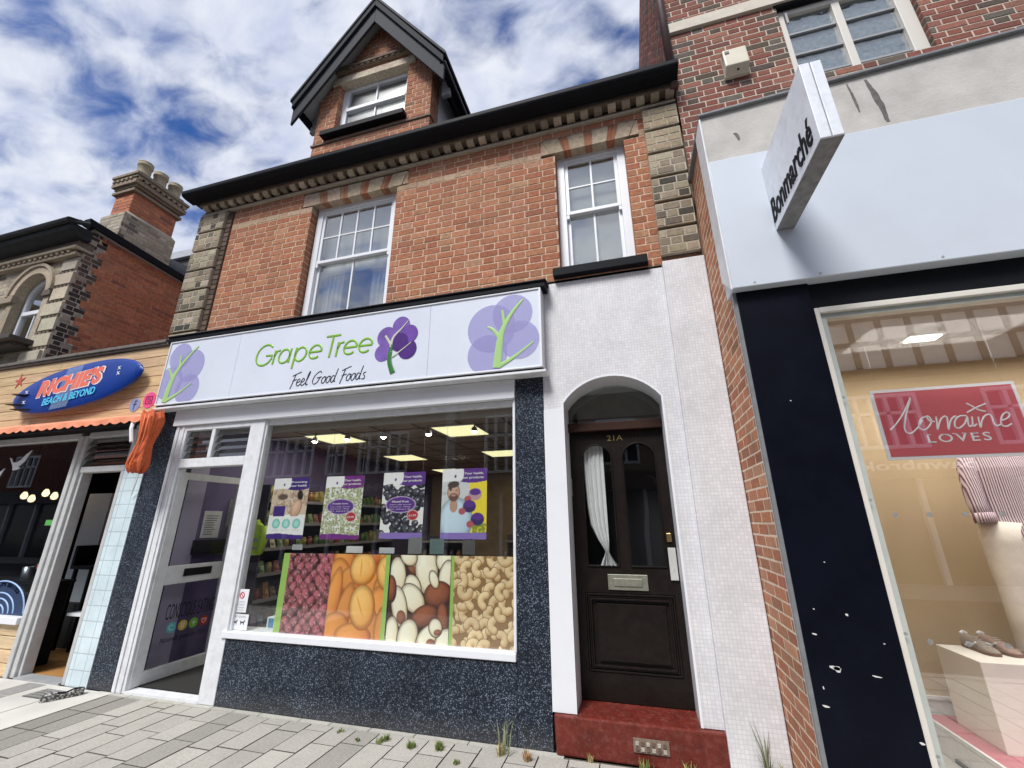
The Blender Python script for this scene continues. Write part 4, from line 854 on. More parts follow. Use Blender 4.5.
def poster(label, x0, x1, z0, z1, kind):
    w, h = 90, 124; rs = np.random.RandomState(kind+3); c = Cv(w, h, (.8, .8, .8))
    if kind == 0:
        c.rect(0, h*.38, w, h*.82, (.62, .5, .38))
        for k in range(40): c.ell(rs.uniform(0, w), rs.uniform(h*.42, h*.82), rs.uniform(4, 10), rs.uniform(3, 8), rs.uniform(0, 3), rs.uniform(.7, 1)*np.array((.78, .62, .48)), (.35, .2, .13), .8)
        c.ell(w*.78, h*.7, 7, 11, .2, (.02, .015, .015)); c.ell(w*.72, h*.48, 12, 20, -.3, (.75, .5, .36), (.5, .3, .2)); c.ell(w*.3, h*.68, 12, 6, 0, (.12, .08, .06))
        c.rect(0, 0, w, h*.36, (.8, .8, .8)); c.rect(w*.1, h*.36, w*.42, h*.53, navy)
        for q in (.22, .5, .78): c.ell(w*q, h*.24, 10, 10, 0, (.2, .55, .5)); c.ell(w*q, h*.24, 6, 6, 0, (.4, .7, .65)); c.rect(w*q-9, h*.13, w*q+9, h*.14, (.5, .5, .5))
        head(c, navy, w, h)
    if kind in (1, 2):
        for k in range(900 if kind == 1 else 60):
            x, y = rs.uniform(0, w), rs.uniform(0, h*.84)
            if kind == 1: c.ell(x, y, 2.6, 1.5, rs.uniform(0, 3), rs.choice([.6, .8, 1.1])*np.array((.42, .46, .24)))
            else: 
                r = rs.uniform(6, 10); c.ell(x, y, r+1, r, 0, (.01, .01, .015)); c.ell(x, y, r, r*.8, rs.uniform(0, 3), (.10, .10, .13), (.01, .01, .02), 1.2, .3); c.ell(x+2, y+2, 2, 1.2, .5, (.55, .57, .65))
        badge(c, w, h, vio); head(c, mag if kind == 1 else vio, w, h)
        if kind == 2: c.rect(0, 0, w, h*.085, (.25, .17, .5))
    if kind == 3:
        c.rect(0, 0, w, h, (.62, .64, .66)); c.rect(w*.62, 0, w, h*.82, (.85, .68, .05))
        for k in range(7): c.ell(rs.uniform(0, w*.5), rs.uniform(h*.4, h*.8), 9, 3, 0, (.5, .52, .55))
        for k in range(60): c.ell(rs.uniform(w*.7, w), rs.uniform(0, h*.2), 3, 2, rs.uniform(0, 3), (.25, .3, .04))
        c.ell(w*.32, h*.26, 34, 40, 0, (.60, .74, .86), (.42, .56, .7), .7); c.ell(w*.27, h*.46, 8, 12, 0, (.5, .3, .22)); c.ell(w*.26, h*.655, 13, 17, 0, (.62, .40, .30), (.4, .22, .15), .6)
        c.ell(w*.26, h*.585, 9, 7, 0, (.14, .08, .06)); c.ell(w*.26, h*.61, 5, 2, 0, (.5, .25, .22)); c.ell(w*.25, h*.765, 12, 6, .15, (.07, .05, .04)); c.ell(w*.18, h*.74, 4, 8, .1, (.07, .05, .04)); c.ell(w*.2, h*.68, 1.6, 1, 0, (.05, .03, .03)); c.ell(w*.32, h*.68, 1.6, 1, 0, (.05, .03, .03))
        for q, (x, y) in enumerate(((.74, .62), (.62, .45), (.80, .27))): c.ell(w*x, h*y, 13, 11, 0, (.5, .3, .35) if q == 0 else (.05, .03, .14)); c.ell(w*x, h*y+4, 11, 6, 0, vio); c.ell(w*(x-.16), h*(y-.07), 7, 6, 0, (.45, .1, .12))
        head(c, vio, w, h); c.rect(0, 0, w, h*.085, (.25, .17, .5))
    t = T('window_poster', label, 'poster', ((x0+x1)/2, .12, z0), 'four purple headed posters hung in the shop window')
    c.mesh('printed_sheet', planeY(.118), x0, x1, z0, z1, t); W_ = x1-x0; Hh = z1-z0
    wl = mat('poster_white', (.85, .85, .85), .6, 0)
    a, b = ('Promoting', 'your health') if kind == 0 else ('Your health,', 'our products')
    fit_text('poster_text', a, wl, t, planeY(.1155), x0+W_*.5, x0+W_*.93, z0+Hh*.905, z0+Hh*.945, .001, bold=.012)
    fit_text('poster_text', b, wl, t, planeY(.1155), x0+W_*.46, x0+W_*.93, z0+Hh*.84, z0+Hh*.885, .001, bold=.012)
    if kind in (1, 2):
        fit_text('poster_text', ('Pumpkin Seeds', 'Mixed Fruit')[kind-1], wl, t, planeY(.1155), x0+W_*.25, x0+W_*.65, z0+Hh*.535, z0+Hh*.565, .001, bold=.01)
        for k in range(3): fit_text('poster_text', ('naturally good', 'every day', 'in store')[k], wl, t, planeY(.1155), x0+W_*.2, x0+W_*.7, z0+Hh*(.495-.033*k), z0+Hh*(.51-.033*k), .001)
        fit_text('poster_price', ('£3.99', '£1.99')[kind-1], wl, t, planeY(.1155), x0+W_*.67, x0+W_*.84, z0+Hh*.325, z0+Hh*.355, .001, bold=.01)
    m = MB()
    for xx in (x0+.03, x1-.03): m.tube([(xx, .12, z1), (xx, .12, 2.56)], .0012, 4)
    m.build('hanging_line', mat('line_clear', (.3, .3, .3), .3, 0), t)
poster('poster with woman and turquoise circles, leftmost of the four hanging posters', -3.707, -3.255, 1.43, 2.04, 0)
poster('poster covered in green seeds with a magenta header', -3.05, -2.604, 1.43, 2.04, 1)
poster('poster of black shiny fruit with a violet header', -2.378, -1.925, 1.437, 2.055, 2)
poster('poster of a bearded man in a light blue shirt on yellow', -1.742, -1.293, 1.437, 2.067, 3)
# small cards and stickers
for k, (x, z, w, h, l, c) in enumerate(((-3.28, 1.33, .12, .05, 'small pale shelf card above the dates photo', (.35, .36, .38)), (-2.62, 1.31, .18, .06, 'white card just above the apricot photo', (.55, .55, .55)), (-2.27, 1.31, .16, .05, 'pale card above the green strip between apricots and brazil nuts', (.45, .47, .5)), (-1.98, 1.31, .14, .14, 'grey sheet above the brazil nuts photo, left one', (.16, .17, .17)), (-1.76, 1.31, .14, .13, 'grey-green sheet above the brazil nuts photo, right one', (.1, .15, .15)), (-1.45, 1.31, .12, .12, 'dark sheet above the cashew photo', (.08, .08, .08)))):
    m = MB(); m.box(x-w/2, x+w/2, .10, .105, z, z+h); 
    for q in range(2): m.box(x-w*.35, x+w*.3, .0985, .10, z+h*(.3+.3*q), z+h*(.4+.3*q))
    tag(recenter(m.build('window_card', mat('card_%d' % k, c, .6, .1))), l, 'card')
BX = T('product_box', 'small blue and white box behind the bottom left of the window', 'box', (-3.5, .25, .6)); m = MB(); m.box(-3.60, -3.42, .2, .3, .602, .70); m.build('carton', mat('carton_white', (.6, .65, .68), .4, .1), BX, bevel=.004); m = MB(); m.box(-3.58, -3.52, .197, .2, .61, .69); m.box(-3.49, -3.44, .197, .2, .61, .69); m.build('blue_label', mat('blue_lab', (.05, .2, .38), .4, .1), BX)
m = MB(); m.lathe([(.001, .0), (.05, .01), (.055, .06), (.04, .1), (.001, .11)], -3.40, .32, 12, cz=.702-.1); tag(recenter(m.build('food_tub', mat('tub', (.5, .45, .38), .5, .1), smooth=True)), 'round beige tub beside the small blue and white box', 'tub')
ST = T('window_sticker', 'upper white window sticker with a red no-smoking sign', 'sticker', (-3.8, .04, .76)); m = MB(); m.box(-3.885, -3.725, .0465, .0488, .76, .965); m.build('label_sheet', wpaint, ST)
m = MB(); strokes(m, [arc(-3.80, .91, .026, .026, 0, 360, 16), [(-3.818, .928), (-3.782, .892)]], planeY(.046), .004); m.build('symbol', mat('sign_red', (.5, .02, .02), .4, 0), ST)
for k in range(4): fit_text('sticker_text', ('NO', 'SMOKING', 'in these', 'premises')[k], mat('sticker_grey', (.3, .3, .32), .5, 0), ST, planeY(.046), -3.85, -3.755, .845-.024*k, .858-.024*k, .0005)
ST = T('window_sticker', 'lower white window sticker with two dark dog symbols', 'sticker', (-3.78, .04, .61)); m = MB(); m.box(-3.878, -3.68, .0465, .0488, .61, .745); m.build('label_sheet', wpaint, ST)
fit_text('sticker_text', 'NO DOGS', MATS['sticker_grey'], ST, planeY(.046), -3.85, -3.71, .715, .732, .0005)
for cx in (-3.83, -3.74):
    m = MB(); m.prism([(cx-.025, .655), (cx-.018, .655), (cx-.016, .668), (cx+.010, .668), (cx+.012, .655), (cx+.018, .655), (cx+.018, .678), (cx+.03, .688), (cx+.018, .697), (cx+.010, .682), (cx-.02, .682), (cx-.03, .693)], 'y', .0455, .0464); m.build('symbol', mat('ink', (.05, .05, .05), .5, 0), ST)
# ================================================================== LEFT BUILDING (beach cafe)
random.seed(31)
C = T('cafe_building', 'stock brick corner house over the surfboard-signed cafe, with red side wall and tall chimney', 'building', (-8.5, 0, 0))
CX = -8.1
STK = [(3, (.40, .35, .27)), (2, (.47, .42, .33)), (1, (.3, .26, .2)), (.6, (.16, .13, .11))]
mb = MB(); AW = (-9.36, -8.62)
def hole_rows(z):
    if 4.22 < z < 5.08: return [(-14, AW[0]), (AW[1], CX)]
    if 5.08 <= z < 5.45:
        r = .37; h = math.sqrt(max(0, r*r-(z-5.08)**2)); return [(-14, -8.99-h), (-8.99+h, CX)]
    return [(-14, CX)]
brick_wall(mb, (0, 0, 0), (1, 0, 0), (0, -1, 0), -10.6, CX, 3.83, 5.65, STK, clip=lambda z: [(max(a, -10.6), b) for a, b in hole_rows(z)], mort=(.45, .4, .32), reveal=0, L=.21)
mb.build('brick_wall', masonry, C)
mb = MB(); mb.box(-14, -9.36, .1, .2, 3.8, 6.0); mb.box(-8.62, CX-.01, .1, .2, 3.8, 6.0); mb.box(-9.36, -8.62, .1, .2, 5.5, 6); mb.box(-14, -10.6, -.01, .1, 3.8, 6); mb.build('wall_core', stone, C)
mb = MB()                                        # pale stone quoin blocks on the front, notched dark courses between
z = 3.83
for k in range(7):
    w = .42 if k % 2 else .34; mb.box(CX-w, CX-.002, -.03, .06, z+.0, z+.2, jit((.46, .41, .32), .12)); 
    for q in range(4): mb.box(CX-w+.02+q*.085, CX-w+.08+q*.085, -.02, .05, z+.205, z+.25, jit((.13, .11, .09), .3))
    z += .262
mb.build('quoin', masonry, C)
op = arc(-8.99, 5.08, .49, .49, 0, 180, 16); ip = arc(-8.99, 5.08, .37, .37, 0, 180, 16); mb = MB()
for i in range(16): mb.prism([ip[i], ip[i+1], op[i+1], op[i]], 'y', -.045, .1, (.42, .35, .26))
op2 = arc(-8.99, 5.08, .54, .54, 0, 180, 16)
for i in range(16): mb.prism([op[i], op[i+1], op2[i+1], op2[i]], 'y', -.07, -.0, (.36, .3, .23))
mb.box(-9.5, -9.36, -.02, .3, 4.22, 5.08, (.34, .28, .2)); mb.box(-8.62, -8.5, -.02, .3, 4.22, 5.08, (.4, .35, .27)); mb.box(-10.6, -9.34, -.06, .02, 4.98, 5.10, (.3, .25, .19)); mb.box(-8.64, -8.45, -.05, .02, 4.98, 5.08, (.12, .1, .085))
mb.build('window_arch', masonry, C)
wf = MB(); io = arc(-8.99, 5.08, .30, .30, 0, 180, 14); iq = arc(-8.99, 5.08, .36, .36, 0, 180, 14)
for i in range(14): wf.prism([io[i], io[i+1], iq[i+1], iq[i]], 'y', .1, .17)
wf.box(-9.35, -9.29, .1, .17, 4.25, 5.08); wf.box(-8.69, -8.62, .1, .17, 4.25, 5.08); wf.box(-9.29, -8.69, .09, .16, 4.78, 4.85); wf.box(-9.29, -8.69, .1, .16, 4.25, 4.31); wf.box(-9.0, -8.975, .11, .15, 4.31, 4.78)
w = wf.build('arched_window', wpaint, C, bevel=.005)
mb = MB(); mb.prism([(-9.29, 4.3), (-8.69, 4.3)]+arc(-8.99, 5.08, .3, .3, 0, 180, 12), 'y', .13, .134); mb.build('pane', upglass, w); mb = MB(); mb.box(-9.5, -8.5, .6, .62, 4.1, 5.6); mb.build('room_wall', MATS['room_grey'], w)
mb = MB(); mb.box(-9.75, -8.42, -.30, .2, 4.13, 4.20); mb.box(-9.7, -8.5, -.22, .1, 4.07, 4.13); mb.build('window_ledge', mat('sooty_stone', (.05, .045, .04), .8, .3, 20), C, bevel=.01)
mb = MB(); mb.box(-9.6, -9.25, -.2, -.02, 3.85, 4.07); mb.build('ledge_bracket', mat('green_grey_stone', (.14, .15, .14), .8, .2, 20), C, bevel=.02)
mb = MB(); mb.box(-8.55, CX-.02, -.07, .02, 3.82, 4.0, (.42, .38, .3)); mb.box(-14, -8.1, -.09, .1, 5.62, 5.67, (.3, .25, .19)); mb.box(-14, -8.08, -.13, .1, 5.72, 5.76, (.4, .34, .26)); mb.box(-14, -8.09, -.10, .1, 5.76, 5.86, (.16, .13, .1))
x = -14
while x < -8.15: mb.box(x, x+.06, -.11, .0, 5.67, 5.72, jit((.3, .25, .19), .25)); x += .13
mb.box(-14, -8.1, -.03, .1, 5.66, 5.73, (.1, .08, .06)); mb.build('cornice', masonry, C)
mb = MB(); mb.prism([(-.08, 5.86), (-.2, 5.88), (-.28, 5.93), (-.30, 5.98), (-.30, 6.05), (.0, 6.05), (0, 5.86)], 'x', -14, -8.0); mb.build('gutter', mat('old_black_gutter', (.018, .019, .021), .6, .4, 10, spec=.2), C, bevel=.01)
mb = MB(); mb.tube([(-14, -.32, 6.06), (-8.0, -.32, 6.06), (-7.98, -.1, 6.12)], .05, 8); mb.build('gutter_pipe', MATS['old_black_gutter'], C)
# red side wall with dark toothed corner
random.seed(33); mb = MB(); DK = [(4, (.05, .04, .038)), (1, (.1, .085, .075)), (.5, (.3, .27, .22))]
zt = lambda y: 6.18-.07*y
brick_wall(mb, (CX, 0, 0), (0, 1, 0), (1, 0, 0), 0, 6, 3.75, 6.18, RSIDE, clip=lambda z: [(.26 if int(z/.15) % 2 else .17, min(6, max(.3, (6.18-z)/.07)))], mort=(.42, .25, .19), bond='stretcher')
brick_wall(mb, (CX+.003, 0, 0), (0, 1, 0), (1, 0, 0), 0, .26, 3.75, 6.12, DK, clip=lambda z: [(0, .26 if int(z/.15) % 2 else .17)], mort=(.42, .38, .34), L=.14, H=.08)
mb.build('side_wall', masonry2, C)
mb = MB(); mb.hexa([(CX-.05, -.1, 6.14), (CX+.10, -.1, 6.14), (CX+.10, 6.0, 5.72), (CX-.05, 6.0, 5.72), (CX-.05, -.1, 6.26), (CX+.10, -.1, 6.26), (CX+.10, 6.0, 5.84), (CX-.05, 6, 5.84)]); mb.build('verge_board', black, C)
mb = MB(); mb.hexa([(CX+.0, -.0, 6.122), (CX+.06, -.0, 6.122), (CX+.06, 6.0, 5.702), (CX, 6, 5.702), (CX, 0, 6.138), (CX+.06, 0, 6.138), (CX+.06, 6, 5.718), (CX, 6, 5.718)]); mb.build('verge_trim', gpaint, C)
mb = MB(); mb.face([(-14, -.2, 6.08), (CX, -.2, 6.08), (-9.3, 3, 7.25), (-14, 3, 7.25)]); mb.face([(CX, -.2, 6.2), (CX, 6, 5.8), (-9.3, 3, 7.25)]); mb.face([(-14, 3, 7.25), (-9.3, 3, 7.25), (CX, 6, 5.8), (-14, 6, 5.8)])
rf = mb.build('roof', slate, C)
mb = MB(); mb.box(-11.4, -9.0, 2.3, 3.4, 6.6, 7.38); d0 = mb.build('box_dormer', mat('dormer_dark', (.06, .055, .05), .7), C); mb = MB(); mb.box(-11.5, -8.85, 2.22, 3.5, 7.38, 7.56); mb.build('flat_roof', mat('pale_felt', (.42, .44, .47), .7, .1), d0)
random.seed(35); mb = MB(); sx0, sx1, sy0, sy1 = -8.62, -8.03, .29, 1.17
brick_wall(mb, (0, sy0, 0), (1, 0, 0), (0, -1, 0), sx0, sx1, 6.2, 6.72, STK, mort=(.4, .36, .3)); brick_wall(mb, (sx1, 0, 0), (0, 1, 0), (1, 0, 0), sy0, sy1, 6.0, 6.72, STK, mort=(.4, .36, .3)); brick_wall(mb, (sx0, 0, 0), (0, 1, 0), (-1, 0, 0), sy0, sy1, 6.0, 6.72, STK)
mb.box(sx0+.01, sx1-.01, sy0+.01, sy1, 6, 6.72, (.35, .3, .24)); mb.hexa([(sx0, sy0, 6.72), (sx1, sy0, 6.72), (sx1, sy1, 6.72), (sx0, sy1, 6.72), (sx0+.07, sy0+.07, 6.80), (sx1-.06, sy0+.07, 6.80), (sx1-.06, sy1-.05, 6.80), (sx0+.07, sy1-.05, 6.80)], (.4, .36, .28))
a0, a1, b0, b1 = sx0+.07, sx1-.06, sy0+.07, sy1-.05
brick_wall(mb, (0, b0, 0), (1, 0, 0), (0, -1, 0), a0, a1, 6.79, 7.32, RSIDE, mort=(.35, .2, .14)); brick_wall(mb, (a1, 0, 0), (0, 1, 0), (1, 0, 0), b0, b1, 6.79, 7.32, RSIDE, mort=(.35, .2, .14)); mb.box(a0+.01, a1-.01, b0+.01, b1, 6.7, 7.4, (.3, .12, .07))
for k, (za, zb, o_) in enumerate(((7.22, 7.27, .05), (7.32, 7.37, .04), (7.37, 7.45, .08), (7.50, 7.55, .08), (7.55, 7.60, .10))): mb.box(a0-o_, a1+o_, b0-o_, b1+o_, za, zb, jit((.25, .2, .15), .15))
for q in range(9): mb.box(a1+.03, a1+.10, b0-.05+.1*q, b0+.0+.1*q, 7.45, 7.5, (.3, .24, .17))
for q in range(5): mb.box(a0-.05+.11*q, a0+.0+.11*q, b0-.10, b0-.03, 7.45, 7.5, (.3, .24, .17))
mb.box(a0-.03, a1+.03, b0-.03, b1+.03, 7.44, 7.51, (.12, .09, .07)); mb.box(a0-.02, a1+.02, b0-.02, b1+.02, 7.62, 7.68, (.3, .27, .22))
ch = mb.build('chimney', masonry, C)
for k in range(3):
    m = MB(); m.lathe([(.125, 0), (.125, .03), (.11, .05), (.105, .25), (.12, .265), (.12, .30), (.108, .31), (.118, .33), (.118, .35), (.09, .35), (.085, .05)], (sx0+sx1)/2+.10, sy0+.17+.28*k, 18, cz=7.64); m.build('chimney_pot', mat('buff_pot', (.33, .28, .19), .85, .2, 20, .2, dirt=.4), ch, smooth=True)
ch.location = (-.14, .07, .10)
mb = MB(); mb.box(-13, -5.62, .0, 6, 3.72, 3.76); mb.build('flat_roof', mat('felt', (.12, .12, .12), .9), C)
# ---- cafe shopfront
wood = bpy.data.materials.new('pine_planks'); wood.use_nodes = True; t_ = wood.node_tree; Lk = t_.links.new; bs = t_.nodes['Principled BSDF']
a_ = t_.nodes.new('ShaderNodeAttribute'); a_.attribute_name = 'Col'; gg = t_.nodes.new('ShaderNodeNewGeometry'); mpn = t_.nodes.new('ShaderNodeMapping'); mpn.inputs['Scale'].default_value = (1.2, 8, 22); Lk(gg.outputs['Position'], mpn.inputs[0])
nz = t_.nodes.new('ShaderNodeTexNoise'); nz.inputs['Scale'].default_value = 2; nz.inputs['Detail'].default_value = 8; nz.inputs['Distortion'].default_value = .8; Lk(mpn.outputs[0], nz.inputs[0]); mr_ = t_.nodes.new('ShaderNodeMapRange'); Lk(nz.outputs[0], mr_.inputs[0]); mr_.inputs[1].default_value = .3; mr_.inputs[2].default_value = .7; mr_.inputs[3].default_value = .72; mr_.inputs[4].default_value = 1.15
sv = t_.nodes.new('ShaderNodeVectorMath'); sv.operation = 'SCALE'; Lk(a_.outputs[0], sv.inputs[0]); Lk(mr_.outputs[0], sv.inputs['Scale']); Lk(sv.outputs[0], bs.inputs['Base Color']); bs.inputs['Roughness'].default_value = .55
random.seed(41)
FS = T('cafe_fascia', 'pine plank fascia above the cafe with starfish and social media marks', 'shop fascia', (-7.5, -.06, 2.8))
mb = MB(); z = 2.80
for k in range(7):
    h = .131; x = -11.0
    while x < -5.41:
        e = min(x+random.uniform(1.6, 2.8), -5.41); mb.box(x+.001, e-.001, -.12, -.02, z+.003, z+h-.004, jit((.60, .42, .24), .1)); x = e
    z += h
mb.build('plank_panel', wood, FS, bevel=.003)
mb = MB(); mb.box(-11, -5.42, -.10, -.0, 2.79, 3.72); mb.build('backing_board', darkin, FS); mb = MB(); mb.box(-11, -5.45, -.15, .06, 3.722, 3.75); mb.box(-11, -5.47, -.17, .1, 3.75, 3.79); mb.build('capping', mat('weathered_cap', (.13, .12, .11), .8, .3, 15), FS, bevel=.004)
mb = MB(); p = []
for i in range(10): r = .115 if i % 2 == 0 else .035; p.append((-8.17+r*math.cos(R(90+36*i+8)), 3.50+r*math.sin(R(90+36*i+8))))
mb.prism(p, 'y', -.127, -.1205); mb.build('starfish', mat('coral_red', (.45, .08, .06), .6), FS)
for cx, cz, r, c, nm in ((-5.77, 2.965, .085, (.25, .3, .5), 'f'), (-5.545, 3.01, .10, (.75, .08, .25), 'i')):
    mb = MB(); mb.prism([(cx+r*math.cos(a/24*2*PI), cz+r*math.sin(a/24*2*PI)) for a in range(24)], 'y', -.125, -.1205); mb.build('round_mark', mat('mark_'+nm, c, .5), FS); mb = MB(); 
    if nm == 'f': strokes(mb, [[(cx+.03, cz+.05), (cx+.005, cz+.05), (cx, cz+.02), (cx, cz-.06)], [(cx-.025, cz+.01), (cx+.03, cz+.01)]], planeY(-.126), .007)
    else: strokes(mb, [[(cx-.05, cz-.045), (cx+.05, cz-.045), (cx+.05, cz+.045), (cx-.05, cz+.045), (cx-.05, cz-.045)], arc(cx, cz, .023, .023, 0, 360, 12)], planeY(-.126), .006, sm=1)
    mb.build('symbol', mat('symbol_dark_'+nm, tuple(q*.45 for q in c) if nm == 'f' else (.4, .02, .1), .5), FS)
# surfboard
SB = T('surfboard_sign', "blue surfboard mounted as the cafe sign reading RICHIE'S BEACH & BEYOND", 'surfboard', (-6.78, -.2, 3.0))
bd = MB(); ang = math.atan2(.22, 2.24); ca, sa = math.cos(ang), math.sin(ang); Lh = 1.155; secs = []
def outl(t): return .30*(max(0, 1-abs(t)**2.5))**.58
for i in range(49):
    t = -1+2*i/48; w_ = max(outl(t), .004); row = []
    for j in range(16):
        th = 2*PI*j/16; v = w_*math.cos(th); yy = -.215-.032*math.sin(th)*min(1, outl(t)/.12+.1); u = t*Lh; row.append((-6.785+u*ca-v*sa, yy+.02*t*t*0, 3.265+u*sa+v*ca))
    row.append(row[0]); secs.append(row)
for i in range(48): bd.strip(secs[i], secs[i+1])
board = bd.build('board', mat('surf_blue', (.002, .035, .25), .35, .2, 2, spec=.35), SB, smooth=True)
def board_pt(u, v, n): return (-6.785+u*ca-v*sa, -.2475-n, 3.265+u*sa+v*ca)
coral = mat('coral_letters', (.75, .16, .10), .4, 0); cyan = mat('cyan_letters', (.08, .50, .80), .4, 0); pinkl = mat('pink_letters', (.8, .55, .55), .4, 0)
fit_text('sign_lettering', "RICHIE'S", mat('letter_edge', (.75, .7, .72), .4, 0), SB, lambda u, v, n: board_pt(u+.012, v-.006, n), -.66, .53, -.055, .195, .001, shear=.22, bold=.075)
fit_text('sign_lettering', "RICHIE'S", coral, SB, board_pt, -.645, .515, -.045, .183, .003, shear=.22, bold=.055)
fit_text('sign_lettering', "BEACH & BEYOND", cyan, SB, board_pt, -.49, .44, -.185, -.085, .003, shear=.15, bold=.03)
mb = MB()                                          # pale film standing in for glare across the middle of the board
mb.prism([(0, 0)], 'y', 0, 0) if 0 else None
P4 = [(-.33, -.262), (-.02, -.268), (.12, .268), (-.16, .266)]; mb.face([board_pt(u, v, -.006+.0065 if 0 else .0004) for u, v in P4])
mb.build('glare_film', film('flash', (.55, .72, .85), .22), SB)
for k, (u, v) in enumerate(((-1.0, .03), (-1.08, -.09), (-.95, -.18))):
    m = MB(); p0 = board_pt(u+.2, v, .0); m.hexa([(p0[0]-.18, -.23, p0[2]-.006), (p0[0]+.05, -.23, p0[2]-.006), (p0[0]+.05, -.23, p0[2]+.006), (p0[0]-.18, -.23, p0[2]+.006), (p0[0]-.22, -.31, p0[2]-.004), (p0[0]-.14, -.31, p0[2]-.004), (p0[0]-.14, -.31, p0[2]+.004), (p0[0]-.22, -.31, p0[2]+.004)]); m.build('fin', black, SB)
for k, (u, v) in enumerate(((.78, .02), (.78, .09), (-.86, .07), (-.86, -.07))):
    m = MB(); strokes(m, [[(u-.02, v-.02), (u+.02, v+.02)], [(u-.02, v+.02), (u+.02, v-.02)]], lambda a, b, n: board_pt(a, b, .0), .006); m.build('fixing_mark', wpaint, SB)
m = MB()
for u in (-.6, .6): p0 = board_pt(u, 0, 0); m.box(p0[0]-.03, p0[0]+.03, -.2, -.12, p0[2]-.03, p0[2]+.03)
m.build('bracket', steel, SB)
# awning
orange = mat('orange_canvas', (.62, .12, .035), .75, .2, 12, .2, 30); peach = mat('faded_orange_canvas', (.75, .27, .15), .75, .15, 8)
AWN = T('awning', 'furled orange canvas awning with a scalloped edge under the cafe fascia', 'awning', (-7.5, -.2, 2.6))
top = []; mid = []; bot = []
for i in range(241):
    x = -11+5.75*i/240; s = abs(math.sin(x*PI/.155)); top.append((x, -.125, 2.84)); mid.append((x, -.33, 2.745-.006*math.sin(x*7))); bot.append((x, -.335+.006*math.sin(x*20), 2.70-.028*s))
m = MB(); m.strip(top, mid); m.strip(mid, bot); m.build('canvas', peach, AWN, smooth=False)
m = MB(); m.tube([(-11, -.29, 2.74), (-5.27, -.29, 2.74)], .012); m.build('front_bar', gpaint, AWN)
m = MB(); m.tube([(-11, -.1, 2.745), (-5.45, -.1, 2.745)], .03); m.build('roller', black, AWN)
m = MB(); prof = [(2.78, -.04, .10), (2.7, .0, .105), (2.62, -.005, .095), (2.55, -.015, .085), (2.5, -.03, .075), (2.43, -.05, .07), (2.36, -.06, .08), (2.28, -.075, .092), (2.2, -.085, .10), (2.15, -.085, .085), (2.12, -.08, .06)]
rows = []
for z, dxx, r in prof:
    rows.append([(-5.12+dxx*.6+r*1.05*math.cos(2*PI*i/96)*(1+.10*math.sin(4*2*PI*i/96+z*2)+.07*abs(math.sin(9*PI*i/96*2+z*4))), -.30+r*.75*math.sin(2*PI*i/96)*(1+.22*abs(math.sin(8*2*PI*i/96+z*3))+.08*math.sin(23*i/96*2*PI+z*9)), z+.02*math.sin(i*.4)) for i in range(97)])
for i in range(len(rows)-1): m.strip(rows[i], rows[i+1])
m.face(rows[-1][:-1]); m.build('hanging_canvas', orange, AWN, smooth=True)
m = MB()
for dx in (.03, .085): m.tube([(-5.14+dx, -.395, 2.74), (-5.15+dx, -.385, 2.55), (-5.17+dx, -.375, 2.45), (-5.22+dx, -.39, 2.2)], .006, 6)
m.build('canvas_hem', mat('hem_orange', (.7, .2, .08), .7, .1), AWN, smooth=True)
m = MB(); m.tube([(-5.42, -.3, 2.72), (-5.36, -.34, 2.60), (-5.30, -.34, 2.45)], .02); m.tube([(-5.47, -.05, 2.5), (-5.5, -.06, 2.0), (-5.56, -.03, 1.9)], .006); m.build('rope', wpaint, AWN)
# frames
CF = MB(); CF.box(-6.77, -6.70, -.02, .12, 0, 2.66); CF.box(-6.70, -6.63, .0, .12, 0, 2.66); CF.box(-6.63, -6.59, .03, .14, 0, 2.24)
CF.box(-11, -6.77, .0, .1, 2.62, 2.70); CF.box(-6.63, -5.5, .0, .1, 2.63, 2.70); CF.box(-6.59, -5.83, -.005, .1, 2.19, 2.26); CF.box(-5.885, -5.83, .0, .1, 0, 2.19); CF.box(-5.845, -5.82, .0, .06, 2.26, 2.63); CF.box(-8.75, -8.70, .0, .1, .585, 2.62)
cfm = CF.build('shopfront_frame', mat('frame_grey_white', (.5, .51, .51), .45, .1, 10, dirt=.25), C, bevel=.008)
m = MB(); m.box(-11, -6.775, -.05, .12, .515, .585); m.build('window_sill', wpaint, C, bevel=.005); m = MB(); m.box(-6.59, -6.3, .3, .5, .555, .585); m.build('counter_end', wpaint, C)
m = MB()
for k in range(4): m.box(-11, -6.775, .0, .08, .13*k+.004, .13*k+.126, jit((.62, .46, .28), .1))
m.build('stall_riser', wood, C, bevel=.003)
m = MB(); m.box(-11, -8.75, .045, .052, .585, 2.62); m.box(-8.70, -6.77, .045, .052, .585, 2.62); m.build('cafe_window', glass('cafe_glass', (.55, .6, .62), 1.5, 0, .0), cfm)
m = MB()
for k in range(4): z = 2.265+.09*k; m.hexa([(-6.63, .02, z), (-5.845, .02, z), (-5.845, .055, z+.012), (-6.63, .055, z+.012), (-6.63, .03, z+.003), (-5.845, .03, z+.003), (-5.845, .065, z+.085), (-6.63, .065, z+.085)])
m.build('louvre', bpy.data.materials['louvre_glass'], cfm)
m = MB(); m.box(-5.818, -5.503, -.004, .2, .0, 2.80); m.build('tiled_pier', bluetile, C)
m = MB(); m.box(-6.59, -5.885, -.02, .12, 0, .022); m.build('threshold', gpaint, C)
